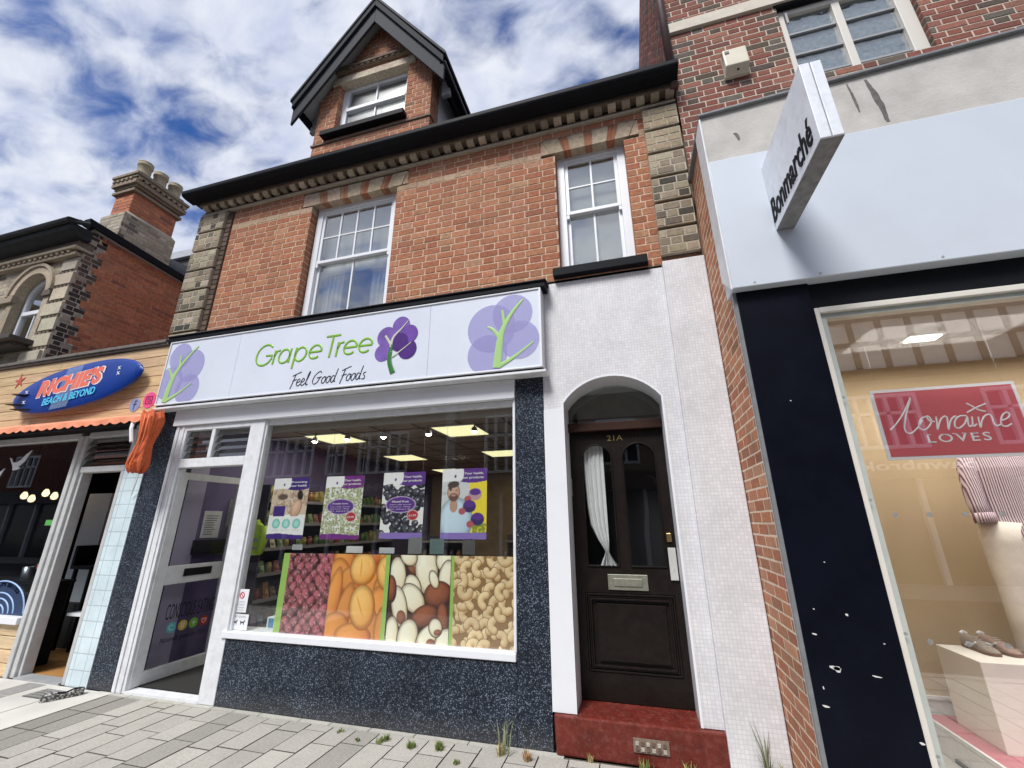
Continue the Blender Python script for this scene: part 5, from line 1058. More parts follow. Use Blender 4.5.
# decals
for k, (cx, cz, s, l) in enumerate(((-7.93, 2.36, 1.0, 'white flying gull decal on the cafe window, right of the other gull'), (-8.32, 2.17, .8, 'white gull decal cut by the left edge of the picture'))):
    m = MB(); m.prism([(cx+a*s, cz+b*s) for a, b in ((-.2, .09), (-.15, .075), (-.10, .02), (-.02, .02), (.05, .05), (.12, .12), (.2, .17), (.13, .03), (.04, -.04), (.09, -.06), (.02, -.08), (-.05, -.085), (-.08, -.03), (-.13, .02))], 'y', .036, .044)
    tag(recenter(m.build('gull_decal', wpaint)), l, 'window decal', 'white gull decals on the cafe window')
WV = T('wave_decal', 'dark blue arched wave decal with pale rings at the foot of the cafe window', 'window decal', (-7.35, .04, .59))
m = MB(); cx = -7.36; m.prism([(cx-.5, .587), (cx+.5, .587)]+arc(cx, .587, .5, .36, 0, 180, 24)[1:-1], 'y', .040, .0445); m.build('arch_sheet', mat('navy_sheet', (.01, .03, .09), .4, 0), WV)
m = MB(); strokes(m, [arc(cx, .59, r*.5, r*.36, 4, 176, 24) for r in (.97, .62, .45, .28)], planeY(.039), .008, sm=1); m.build('rings', mat('ring_blue', (.3, .45, .7), .4, 0), WV)
fit_text('decal_text', 'BEACH BITES', wpaint, WV, lambda u, v, n: (cx+(.41+v)*math.sin(u), .038, .59+(.29+v)*math.cos(u)), -.75, .75, 0, .06, .001, bold=.02)
# interior of the cafe
CI = T('cafe_interior', 'very dark cafe room with timber floor behind the open doorway', 'shop interior', (-8, 3, 0))
nav = mat('navy_wall', (.008, .012, .028), .6, .1)
m = MB(); m.box(-12, -11.9, .12, 7, 0, 2.9); m.box(-12, -5.46, 7, 7.05, 0, 2.9); m.box(-5.50, -5.46, .3, 7, 0, 2.9); m.box(-12, -5.46, .12, 7, 2.9, 2.93); m.build('wall', nav, CI)
m = MB(); m.box(-12, -5.5, .12, 7, 0, .016); m.build('timber_floor', mat('timber_floor', (.38, .19, .06), .5, .25, 8), CI)
m = MB(); m.box(-8.45, -7.95, 1.25, 1.30, .35, 2.05); m.build('pale_partition', mat('partition_grey', (.6, .62, .64), .6, .05), CI)
m = MB(); m.box(-9.6, -6.62, .9, 1.0, .02, .55); m.build('dark_plinth', mat('charcoal', (.02, .022, .024), .7, .1), CI)
m = MB(); m.box(-7.55, -7.15, .75, 1.15, 1.0, 1.04); m.box(-7.52, -7.48, .78, .82, .02, 1.0); m.box(-7.22, -7.18, .78, .82, .02, 1.0); m.box(-7.22, -7.18, 1.08, 1.12, .02, 1.0); m.box(-7.52, -7.48, 1.08, 1.12, .02, 1.0); m.box(-7.55, -7.5, .75, 1.15, 1.04, 1.3)
tag(recenter(m.build('bar_chair', black, bevel=.005)), 'black high chair just inside the open cafe doorway', 'chair')
bulb_e = emit('filament_bulb', (1, .66, .36), 2.2)
for k, (x, z, l) in enumerate(((-9.33, 2.02, 'leftmost glowing cafe bulb, slightly higher than its neighbour'), (-9.13, 1.97, 'second glowing cafe bulb from the left, lowest of the four'), (-8.84, 2.05, 'third glowing cafe bulb from the left'), (-8.62, 2.0, 'rightmost glowing cafe bulb beside the frame'))):
    b_ = T('pendant_bulb', l, 'pendant lamp', (x, .9, z-.06), 'warm pendant bulbs hanging in the cafe'); m = MB(); m.lathe([(.001, -.055), (.03, -.045), (.045, -.01), (.035, .03), (.018, .06)], x, .9, 14, cz=z); m.build('bulb', bulb_e, b_, smooth=True)
    m = MB(); m.tube([(x, .9, z+.06), (x, .9, z+.12)], .018); m.tube([(x, .9, z+.12), (x, .9, 2.9)], .004, 5); m.build('cord', black, b_)
EX = T('exit_sign', 'small green sign glowing deep inside the cafe', 'sign', (-8.72, 1.0, 1.58)); m = MB(); m.box(-8.80, -8.64, .99, 1.0, 1.57, 1.65); m.build('sign_face', emit('green_glow', (.15, .8, .1), .5), EX); m = MB(); m.box(-8.81, -8.63, 1.0, 1.02, 1.56, 1.66); m.build('casing', black, EX)
m = MB(); m.lathe([(.05, 0), (.06, .15), (.055, .15), (.045, .01)], -7.42, .25, 16, cz=.93); m.lathe([(.045, 0), (.045, .005)], -7.42, .25, 8, cz=.93); tag(recenter(m.build('metal_pot', steel, smooth=True)), 'small metal pot standing behind the wave decal in the cafe window', 'pot')
m = MB(); 
for k in range(9): a = random.uniform(0, 6.28); m.tube([(-7.12, .22, .93), (-7.12+.03*math.cos(a), .22+.02*math.sin(a), 1.02), (-7.12+.09*math.cos(a), .22+.04*math.sin(a), 1.07+random.uniform(0, .06))], [.012, .01, .004], 6)
tag(recenter(m.build('coral_ornament', mat('coral_pink', (.7, .2, .18), .6), smooth=True)), 'pink branching coral ornament beside the metal pot in the cafe window', 'ornament')
m = MB(); m.box(-11, -6.8, .13, .42, .90, .93); m.box(-7.6, -7.55, .13, .4, .02, .9); m.box(-6.9, -6.85, .13, .4, .02, .9); tag(recenter(m.build('window_shelf', black)), 'black narrow shelf along the inside of the cafe window', 'shelf')
m = MB(); 
for q in range(12): m.tube([(-5.9-.0, 0, 0)], .01) if 0 else None

# ================================================================== RIGHT BUILDING (clothes shop)
random.seed(51)
D_ = T('clothes_shop_building', 'dark red brick building with a pale fascia projecting in front of the clothes shop, right', 'building', (3, 0, 0))
WX = (1.90, 3.02, 5.64, 6.70)
mb = MB(); brick_wall(mb, (0, -.05, 0), (1, 0, 0), (0, -1, 0), .815, 5.6, 3.85, 6.735, BON, holes=[WX, (3.9, 5.0, 5.64, 6.70)], reveal=.08, mort=(.54, .47, .39))
brick_wall(mb, (0, -.05, 0), (1, 0, 0), (0, -1, 0), .815, 5.6, 6.885, 9.6, BON, mort=(.54, .47, .39))
brick_wall(mb, (.815, 0, 0), (0, 1, 0), (-1, 0, 0), -.05, 3, 5.6, 9.6, BON, mort=(.4, .33, .27)); mb.box(.83, 5.6, .08, .3, 3.6, 5.6, MORT); mb.box(.83, 1.9, .04, .3, 5.6, 9.6, MORT); mb.box(3.02, 3.9, .04, .3, 5.6, 6.75, MORT); mb.box(1.9, 5.6, .04, .3, 6.75, 9.6, MORT); mb.box(.83, 5.6, .3, 8, 9.5, 9.6, MORT); mb.box(.83, .9, .3, 8, 0, 9.6, (.2, .06, .05))
mb.build('brick_wall', masonry, D_)
mb = MB(); mb.box(.80, 5.6, -.085, .1, 6.737, 6.883); mb.build('stone_band', mat('cream_band', (.6, .55, .46), .8, .1, 8, dirt=.2), D_, bevel=.004)
mb = MB(); mb.tube([(.80, -.10, 5.9), (.80, -.10, 9.6)], .042, 12); mb.build('downpipe', mat('oxide_pipe', (.09, .045, .04), .5, .2), D_, smooth=True)
cream = mat('cream_paint', (.66, .63, .57), .5, .06, 8, dirt=.25, dscale=8, dirtcol=(.35, .31, .26))
def casement(x0, x1, z0, z1, y):
    f = MB(); f.box(x0, x0+.075, y, y+.07, z0, z1); f.box(x1-.12, x1, y, y+.07, z0, z1); f.box(x0+.075, x1-.12, y, y+.07, z1-.06, z1); f.box(x0+.075, x1-.12, y, y+.07, z0, z0+.06); xm = (x0+x1)/2-.02; f.box(xm-.035, xm+.035, y+.003, y+.065, z0+.06, z1-.06)
    w = f.build('casement_window', cream, D_, bevel=.005); p = MB(); p.box(x0+.075, x1-.12, y+.04, y+.044, z0+.06, z1-.06); p.build('pane', bpy.data.materials['casement_glass'] if 'casement_glass' in bpy.data.materials else cg, w)
    for k in range(1, 4):
        zz = z1-.03-.295*k
        for a, c in ((x0+.075, xm-.035), (xm+.035, x1-.12)): b = MB(); b.box(a, c, y+.02, y+.05, zz-.010, zz+.010); b.build('glazing_bar', gpaint, w)
    r = MB(); r.box(x0, x1, y+.5, y+.52, z0-.2, z1+.2); r.build('room_wall', MATS['room_grey'], w)
    ob = MB(); ob.box(x0+.07, x1-.11, y+.055, y+.06, z0+.05, z1-.05); ob.build('obscured_pane', mat('obscured', (.36, .43, .46), .5, .45, 22, .5, 60), w); h = MB(); h.box(x0+.08, x0+.10, y-.02, y, z1-.2, z1-.05); h.build('catch', gpaint, w)
cg = glass('casement_glass', (.6, .64, .66), 1.6, .35, .12); cg.node_tree.nodes['Noise Texture'].inputs['Scale'].default_value = 9
casement(1.90, 3.02, 5.64, 6.695, .0); casement(3.9, 5.0, 5.64, 6.695, .0)
mb = MB(); mb.box(1.88, 3.04, -.06, .0, 6.705, 6.736); mb.build('lead_drip', black, D_)
# projecting shop unit: flank wall, pilaster, fascia, parapet
random.seed(53); mb = MB(); ORB = [(4, (.46, .20, .11)), (3, (.41, .16, .09)), (2, (.50, .25, .15)), (1, (.33, .15, .09))]
brick_wall(mb, (.818, 0, 0), (0, 1, 0), (-1, 0, 0), -.70, -.045, 0, 4.70, ORB, mort=(.72, .6, .46), bond='stretcher', proud=.0008); mb.box(.835, 1.2, -.69, .0, 0, 4.7, MORT); mb.build('flank_wall', masonry, D_)
mb = MB(); mb.box(.822, 1.262, -.725, -.6, 0, 3.104); mb.build('black_pilaster', mat('black_gloss', (.003, .004, .009), .4, .3, 4, .03, 20, spec=.1), D_, bevel=.004)
mb = MB(); mb.box(.800, .8215, -.718, -.69, 0, 3.103); mb.build('pilaster_trim', lead, D_); mb = MB(); mb.box(.800, .810, -.689, -.684, 0, 3.103); mb.build('white_edge', wpaint, D_)
mb = MB(); chip = mat('chipped_paint', (.6, .6, .58), .8, .1)
for x, z, a, b in ((.94, .845, .03, .012), (.952, .838, .02, .018), (1.121, .819, .03, .004), (.864, .668, .018, .007), (1.051, 1.099, .008, .008), (.878, .998, .014, .005), (1.0, 1.36, .004, .004), (.90, 1.12, .006, .003), (1.19, .97, .006, .004), (1.245, .55, .014, .006), (1.01, 2.3, .005, .004), (.87, .75, .004, .009)):
    n = 7; mb.prism([(x+a*math.cos(2*PI*i/n)*random.uniform(.6, 1.1), z+b*math.sin(2*PI*i/n)*random.uniform(.6, 1.1)+.2*(a*math.cos(2*PI*i/n))*-.6) for i in range(n)], 'y', -.7265, -.7245)
mb.build('paint_chip', chip, D_)
mb = MB(); mb.box(1.262, 5.5, -.70, -.5, 2.925, 3.104); mb.build('black_lintel', black, D_)
mb = MB(); fx0 = .80; mb.box(fx0-.01, 5.5, -.79, -.60, 3.105, 4.215); mb.build('fascia_panel', mat('fascia_pale', (.56, .61, .68), .38, .04, 1.5, .02, 6, dirt=.12, dscale=1.6, dirtcol=(.5, .51, .52)), D_, bevel=.006)
mb = MB(); mb.prism([(-.797, 3.095), (-.78, 3.105), (-.60, 3.26), (-.60, 4.65), (-.797, 4.65)], 'x', fx0-.024, fx0-.011); mb.build('fascia_return', wpaint2, D_, bevel=.003)
for x in (.93, 1.32, 1.98, 2.6, 3.3): mb = MB(); mb.prism([(x+.008*math.cos(i), 3.13+.008*math.sin(i)) for i in range(6)], 'y', -.7925, -.7905); mb.build('fixing_screw', MATS['grey_paint'], D_)
mb = MB(); mb.hexa([(.79, -.782, 4.217), (5.5, -.782, 4.217), (5.5, -.60, 4.217), (.79, -.60, 4.217), (.79, -.782, 4.67), (5.5, -.782, 4.90), (5.5, -.60, 4.90), (.79, -.60, 4.67)]); pp = mb.build('parapet', stoneb, D_)
# dark water stains under the parapet capping, each with its own outline
for x, a, b, z0_, z1_ in ((1.66, .012, .026, 4.32, 4.71), (1.96, .018, .045, 4.30, 4.73), (1.84, .008, .02, 4.44, 4.73), (1.03, .02, .02, 4.42, 4.50)):
    mb = MB(); n = 14; pts = []
    for i in range(n+1): t = i/n; pts.append((x+b*1.2*t-(a+(b-a)*t)*(1-.35*random.random())*.6, z1_+(z0_-z1_)*t))
    for i in range(n, -1, -1): t = i/n; pts.append((x+b*1.2*t+(a+(b-a)*t)*(1-.35*random.random())*math.sin(PI*min(1, .15+t*.9)), z1_+(z0_-z1_)*t-.0005))
    mb.v = []; mb.prism([(a_*.983, 1.58+(b_-1.58)*.983) for a_, b_ in pts], 'y', -.7845, -.7822); mb.build('water_stain', mat('stain', (.13, .12, .115), .9, .4, 18), pp)
mb = MB(); mb.hexa([(.78, -.81, 4.671), (5.5, -.81, 4.902), (5.5, -.03, 4.902), (.78, -.03, 4.70), (.78, -.81, 4.693), (5.5, -.81, 4.925), (5.5, -.03, 4.96), (.78, -.03, 4.74)]); mb.build('lead_capping', lead, D_, bevel=.004)
wg = MB(); wg.box(1.295, 1.33, -.69, -.62, .2, 2.882); wg.box(1.33, 5.5, -.69, -.62, 2.85, 2.882); wg.build('inner_bead', mat('bead_grey', (.42, .45, .42), .4, .1), D_)
wf = MB(); wf.box(1.265, 1.295, -.715, -.62, .2, 2.92); wf.box(1.295, 5.5, -.715, -.62, 2.882, 2.922); wf.box(1.33, 5.5, -.71, -.62, .12, .2); wf.box(4.2, 4.26, -.70, -.62, .2, 2.86)
sw = wf.build('display_frame', cream, D_, bevel=.005); mb = MB(); mb.box(1.265, 5.5, -.70, -.6, .0, .12); mb.build('stall_riser', black, D_)
mb = MB(); mb.box(1.33, 5.5, -.668, -.66, .2, 2.86); mb.build('display_glass', glass('display_glass', (.90, .90, .89), 1.6, 0, .09), sw)
mb = MB()
for z in (1.61, .98):
    for k in range(14): x = 1.42+.16*k; mb.prism([(x+.014*math.cos(i/10*2*PI), z+.014*math.sin(i/10*2*PI)) for i in range(10)], 'y', -.6705, -.669)
for z in (2.3, 1.69, 1.02, .5): mb.prism([(1.30+.009*math.cos(i/10*2*PI), z+.009*math.sin(i/10*2*PI)) for i in range(10)], 'y', -.7165, -.7155)
mb.build('glass_dots', film('frosted_dot', (.25, .27, .28), .5), sw)
# display interior
tan = mat('tan_backdrop', (.46, .35, .21), .75, .05, 2)
DI = T('window_display_room', 'tan backed display space behind the clothes shop window', 'shop interior', (3, 0, 0))
m = MB(); m.box(1.34, 5.5, .86, .92, .30, 2.95); m.build('tan_backdrop', tan, DI); m = MB(); m.box(1.34, 5.5, .84, .86, .29, .31); m.box(1.34, 5.5, .86, .92, .0, .29); m.build('skirting', wpaint2, DI)
m = MB(); m.box(1.30, 1.335, -.62, .9, 0, 2.95); m.build('side_panel', tan, DI); m = MB(); m.box(5.5, 5.53, -.7, .92, 0, 2.95); m.build('end_panel', tan, DI)
m = MB(); m.box(1.3, 5.5, -.62, .92, 2.95, 2.98); m.build('ceiling', mat('dull_ceiling', (.3, .28, .25), .8, .1), DI); m = MB(); m.box(1.3, 5.5, -.62, .86, .0, .03); m.build('shop_floor', mat('grey_floor', (.42, .42, .4), .5, .1), DI)
m = MB(); m.box(1.965, 5.5, -.58, .82, .185, .20); m.build('pink_platform_top', mat('dusky_pink', (.42, .12, .15), .7, .1, 30), DI); m = MB(); m.box(1.945, 1.963, -.58, .82, .03, .203); m.box(1.965, 5.5, -.60, -.582, .03, .203); m.build('platform_edge', wpaint2, DI)
m = MB(); m.box(1.93, 1.944, -.58, .5, .031, .05); m.build('dark_trim', black, DI)
tl = T('ceiling_light', 'small bright ceiling light inside the clothes shop window', 'ceiling light', (2.3, .15, 2.93)); m = MB(); m.box(2.2, 2.4, .08, .18, 2.93, 2.94); m.build('diffuser', emit('warm_panel', (1, .95, .85), 3), tl); m = MB(); m.box(2.18, 2.42, .06, .20, 2.94, 2.95); m.build('frame', wpaint, tl)
tl2 = dup(tl, (3.6, .15, 2.93), 'added ceiling light further right inside the clothes shop window, out of view')  # unseen second ceiling light, added to brighten the display
for q, x in enumerate((2.3, 3.6)):
    al = bpy.data.lights.new('ceiling_fill_lamp', 'AREA'); al.shape = 'RECTANGLE'; al.size = 1.0; al.size_y = .5; al.energy = 22; al.color = (1, .96, .9); ao = bpy.data.objects.new('ceiling_fill_lamp', al); S.collection.objects.link(ao); ao.location = (x, .0, 2.92)  # left lamp boosts the visible ceiling light, right one is added fill
PL_ = T('display_plinth', 'off-white display plinth on the pink platform carrying the shoes', 'plinth', (2.5, .4, .2)); m = MB(); m.box(2.08, 3.3, .22, .66, .20, .70); m.build('box', mat('plinth_white', (.78, .76, .7), .5, .05, 3), PL_, bevel=.004)
# shoes
def shoe(x, y, z, rot, lab, tone):
    s = T('shoe', lab, 'shoe', (x, y, z), 'pair of trainers on the display plinth'); c_, s_ = math.cos(rot), math.sin(rot)
    def W2(a, b, h): return (x+a*c_-b*s_, y+a*s_+b*c_, z+h)
    prof = [(-.13, .028, .075, 0), (-.12, .034, .085, 0), (-.08, .037, .088, 0), (-.03, .036, .082, 0), (.02, .038, .07, 0), (.07, .043, .052, 0), (.11, .04, .04, 0), (.14, .025, .03, 0), (.148, .008, .022, 0)]
    up = MB(); rows = [[W2(a, w*math.cos(PI*j/10), .016+(h-.016)*max(0, math.sin(PI*j/10))**.6) for j in range(11)] for a, w, h, _ in prof]
    for i in range(len(rows)-1): up.strip(rows[i], rows[i+1])
    up.face(rows[0]); up.build('upper', mat('suede_'+tone, (.27, .23, .19) if tone == 'grey' else (.32, .22, .18), .8, .15, 40), s, smooth=True)
    so_ = MB(); a_ = [W2(a, w*1.08, 0) for a, w, h, _ in prof]+[W2(a, -w*1.08, 0) for a, w, h, _ in prof[::-1]]; b_ = [(p[0], p[1], p[2]+.02) for p in a_]; so_.strip(a_+a_[:1], b_+b_[:1]); so_.face(a_); so_.face(b_); so_.build('sole', mat('gum_sole', (.16, .08, .05), .6, .1), s)
    st_ = MB(); st_.tube([W2(-.07, -.040, .02), W2(-.04, -.041, .045), (W2(-.0, -.041, .04)), W2(.03, -.036, .06)], .006, 6); st_.tube([W2(-.125, -.02, .085), W2(-.128, 0, .095), W2(-.125, .02, .085)], .011, 6); st_.build('pale_stripe', wpaint, s)
    la = MB()
    for k in range(5): la.tube([W2(-.02+.025*k, -.018, .083-.009*k), W2(-.01+.025*k, .018, .086-.009*k)], .003, 5)
    la.build('laces', mat('lace', (.5, .45, .4), .8, .1), s)
shoe(2.27, .52, .70, -PI/2+.05, 'grey suede trainer at the front of the plinth, pale flash on its side', 'grey'); shoe(2.385, .53, .70, -PI/2+.12, 'browner trainer of the pair, standing behind the grey one', 'brown')
# mannequin
M_ = T('mannequin', 'mannequin in a striped shirt and cream trousers standing behind the plinth shoes', 'mannequin', (2.80, .47, .7)); mx_, my = 2.69, .46
def skin_tube(rows): 
    m = MB(); rr_ = []
    for (cx, cy, cz, a, b) in rows: rr_.append([(cx+a*math.cos(2*PI*i/20), cy+b*math.sin(2*PI*i/20), cz) for i in range(21)])
    for i in range(len(rr_)-1): m.strip(rr_[i], rr_[i+1])
    m.face(rr_[0][:-1]); m.face(rr_[-1][:-1]); return m
m = skin_tube([(mx_, my, 1.35, .14, .10), (mx_, my, 1.5, .16, .11), (mx_, my, 1.75, .125, .09), (mx_, my, 1.95, .16, .10), (mx_, my, 2.10, .15, .08), (mx_, my, 2.15, .06, .05), (mx_, my, 2.25, .05, .05), (mx_, my-.01, 2.30, .07, .085), (mx_, my-.01, 2.42, .08, .10), (mx_, my, 2.50, .06, .07), (mx_, my, 2.53, .02, .02)])
for s in (-1, 1): m.tube([(mx_+s*.085, my, 1.42), (mx_+s*.09, my, 1.1), (mx_+s*.10, my+.01, .78), (mx_+s*.10, my-.03, .72)], [.085, .058, .035, .04], 12); m.tube([(mx_+s*.10, my, .72), (mx_+s*.11, my-.13, .715)], [.04, .02], 8)
m.build('body', mat('mannequin_skin', (.55, .42, .34), .5, .05), M_, smooth=True)
stripe = bpy.data.materials.new('striped_cotton'); stripe.use_nodes = True; t_ = stripe.node_tree; bs = t_.nodes['Principled BSDF']; gg = t_.nodes.new('ShaderNodeNewGeometry'); wv = t_.nodes.new('ShaderNodeTexWave'); wv.inputs['Scale'].default_value = 26; wv.bands_direction = 'X'; wv.inputs['Distortion'].default_value = 1.5; wv.inputs['Detail Scale'].default_value = .3; t_.links.new(gg.outputs['Position'], wv.inputs[0])
rp = t_.nodes.new('ShaderNodeValToRGB'); rp.color_ramp.elements[0].color = (.16, .07, .11, 1); rp.color_ramp.elements[1].color = (.62, .53, .55, 1); rp.color_ramp.elements[0].position = .3; rp.color_ramp.elements[1].position = .55; t_.links.new(wv.outputs[0], rp.inputs[0]); t_.links.new(rp.outputs[0], bs.inputs['Base Color']); bs.inputs['Roughness'].default_value = .85
m = MB(); rr_ = []
for cz, a, b in ((1.45, .215, .15), (1.5, .21, .145), (1.6, .195, .13), (1.75, .19, .125), (1.95, .205, .125), (2.10, .19, .10), (2.16, .09, .07), (2.18, .075, .065)): rr_.append([(mx_+a*math.cos(2*PI*i/32)*(1+.04*math.sin(i*1.7+cz*8)), my+b*math.sin(2*PI*i/32)*(1+.05*math.sin(i*2.3)), cz) for i in range(33)])
for i in range(len(rr_)-1): m.strip(rr_[i], rr_[i+1])
for s in (-1, 1): m.tube([(mx_+s*.14, my, 2.10), (mx_+s*.18, my, 1.95), (mx_+s*.205, my-.02, 1.80), (mx_+s*.215, my-.03, 1.68), (mx_+s*.212, my-.05, 1.60)], [.062, .064, .06, .056, .053], 12); m.tube([(mx_+s*.213, my-.045, 1.63), (mx_+s*.21, my-.05, 1.56)], [.062, .064], 12)
m.build('shirt', stripe, M_, smooth=True)
m = MB()
for s in (-1, 1): m.tube([(mx_+s*.085, my, 1.56), (mx_+s*.10, my, 1.42), (mx_+s*.115, my+.01, 1.2), (mx_+s*.12, my, 1.12), (mx_+s*.125, my+.01, .95), (mx_+s*.125, my+.01, .735)], [.135, .135, .115, .108, .10, .10], 18)
m.build('trousers', mat('cream_cloth', (.66, .61, .54), .85, .12, 9), M_, smooth=True)
# hanging red poster
HP = T('hanging_poster', 'red Lorraine LOVES poster with white border hanging in the clothes shop window', 'poster', (1.83, -.62, 1.92)); m = MB(); m.box(1.485, 2.20, -.622, -.612, 1.92, 2.352); m.build('white_border', wpaint, HP); m = MB(); m.box(1.503, 2.182, -.6235, -.6222, 1.938, 2.334); m.build('red_sheet', mat('poster_red', (.50, .085, .11), .5, .03), HP)
LT = [[(1.535, 2.098), (1.575, 2.135), (1.626, 2.197), (1.666, 2.259), (1.685, 2.293), (1.673, 2.263), (1.643, 2.2), (1.622, 2.147), (1.611, 2.113), (1.612, 2.084), (1.632, 2.073), (1.66, 2.091), (1.687, 2.118), (1.711, 2.151)], [(1.735, 2.169), (1.709, 2.161), (1.687, 2.128), (1.686, 2.099), (1.707, 2.091), (1.737, 2.115), (1.752, 2.148), (1.743, 2.17), (1.735, 2.169), (1.744, 2.141), (1.766, 2.137)], [(1.78, 2.166), (1.775, 2.127), (1.768, 2.087), (1.786, 2.126), (1.805, 2.154), (1.824, 2.165), (1.829, 2.157)], [(1.833, 2.162), (1.826, 2.124), (1.82, 2.084), (1.836, 2.123), (1.855, 2.151), (1.877, 2.164)], [(1.926, 2.16), (1.896, 2.162), (1.867, 2.14), (1.855, 2.103), (1.872, 2.09), (1.907, 2.118), (1.928, 2.155), (1.921, 2.117), (1.923, 2.096), (1.941, 2.107)], [(1.95, 2.154), (1.942, 2.116), (1.941, 2.095), (1.96, 2.11)], [(1.978, 2.152), (1.974, 2.119), (1.972, 2.086), (1.986, 2.122), (2.01, 2.154), (2.031, 2.162), (2.04, 2.147), (2.039, 2.114), (2.047, 2.092), (2.072, 2.103)], [(2.074, 2.121), (2.107, 2.133), (2.124, 2.155), (2.114, 2.168), (2.091, 2.153), (2.074, 2.121), (2.073, 2.093), (2.093, 2.087), (2.119, 2.102)], [(1.945, 2.236), (1.965, 2.218), (1.988, 2.194), (2.021, 2.179)], [(2.035, 2.226), (1.993, 2.21), (1.957, 2.192), (1.933, 2.179)]]
m = MB(); strokes(m, LT, planeY(-.6245), .0042, sm=3); m.v = [(a, -.6245+(b+.6245)*.3, c) for a, b, c in m.v]; m.build('script_lettering', wpaint, HP)
m = MB(); fit_text('block_lettering', 'LOVES', wpaint, HP, planeY(-.624), 1.705, 2.005, 2.012, 2.062, .001, bold=.008, spacing=1.25)
for x in (1.705, 1.78, 1.83, 1.875, 1.925): m.box(x, x+.022, -.625, -.624, 2.058, 2.0625); 
m.box(1.703, 1.73, -.625, -.624, 2.0115, 2.0155); m.build('letter_serif', wpaint, HP)
m = MB(); 
for x in (1.53, 2.15): m.tube([(x, -.617, 2.35), (x, -.617, 2.95)], .001, 4)
m.build('hanging_line', MATS['line_clear'], HP)
# projecting sign
PG = T('projecting_sign', 'pale box sign jutting from the clothes shop fascia with black Bonmarch\u00e9 lettering', 'shop sign', (1.185, -.745, 3.51))
zinc = mat('zinc_panel', (.76, .80, .86), .45, .12, 14, .1, 30, dirt=.2, dscale=7, dirtcol=(.4, .41, .43))
m = MB(); m.box(1.13, 1.182, -1.56, -.792, 3.512, 4.06); m.box(1.188, 1.24, -1.56, -.792, 3.512, 4.06); m.build('sign_box', zinc, PG, bevel=.003)
m = MB(); m.box(1.180, 1.19, -1.555, -.792, 3.516, 4.055); m.build('seam', mat('seam_grey', (.25, .26, .27), .5, .1), PG); m = MB(); m.box(1.13, 1.24, -1.558, -.792, 3.505, 3.5115); m.build('bottom_plate', mat('bottom_grey', (.2, .2, .2), .6, .3, 20), PG); m = MB(); m.box(1.15, 1.22, -.792, -.7905, 3.52, 4.05); m.build('wall_plate', steel, PG)
fit_text('sign_lettering', 'Bonmarch\u00e9', black, PG, planeXm(1.13), .80, 1.50, 3.56, 3.74, .005, shear=.14, bold=.012)
AL = T('alarm_box', 'cream security alarm box on the dark red brick wall near the casement window', 'alarm box', (1.395, -.05, 5.87)); m = MB(); m.hexa([(1.285, -.10, 5.87), (1.505, -.10, 5.87), (1.505, -.052, 5.87), (1.285, -.052, 5.87), (1.285, -.155, 6.17), (1.505, -.155, 6.17), (1.505, -.052, 6.18), (1.285, -.052, 6.18)]); m.hexa([(1.285, -.17, 5.93), (1.505, -.17, 5.93), (1.505, -.09, 5.872), (1.285, -.09, 5.872), (1.285, -.155, 6.17), (1.505, -.155, 6.17), (1.505, -.1, 6.17), (1.285, -.1, 6.17)]); m.build('casing', mat('cream_plastic', (.62, .58, .46), .4, .05), AL, bevel=.012)
m = MB(); m.box(1.30, 1.34, -.166, -.158, 6.10, 6.13); m.build('dark_mark', mat('mark_grey', (.15, .15, .14), .5), AL); m = MB(); m.lathe([(.012, 0), (.012, -.01), (.001, -.01)], 1.40, -.125, 10, cz=5.905); m.build('indicator', black, AL)

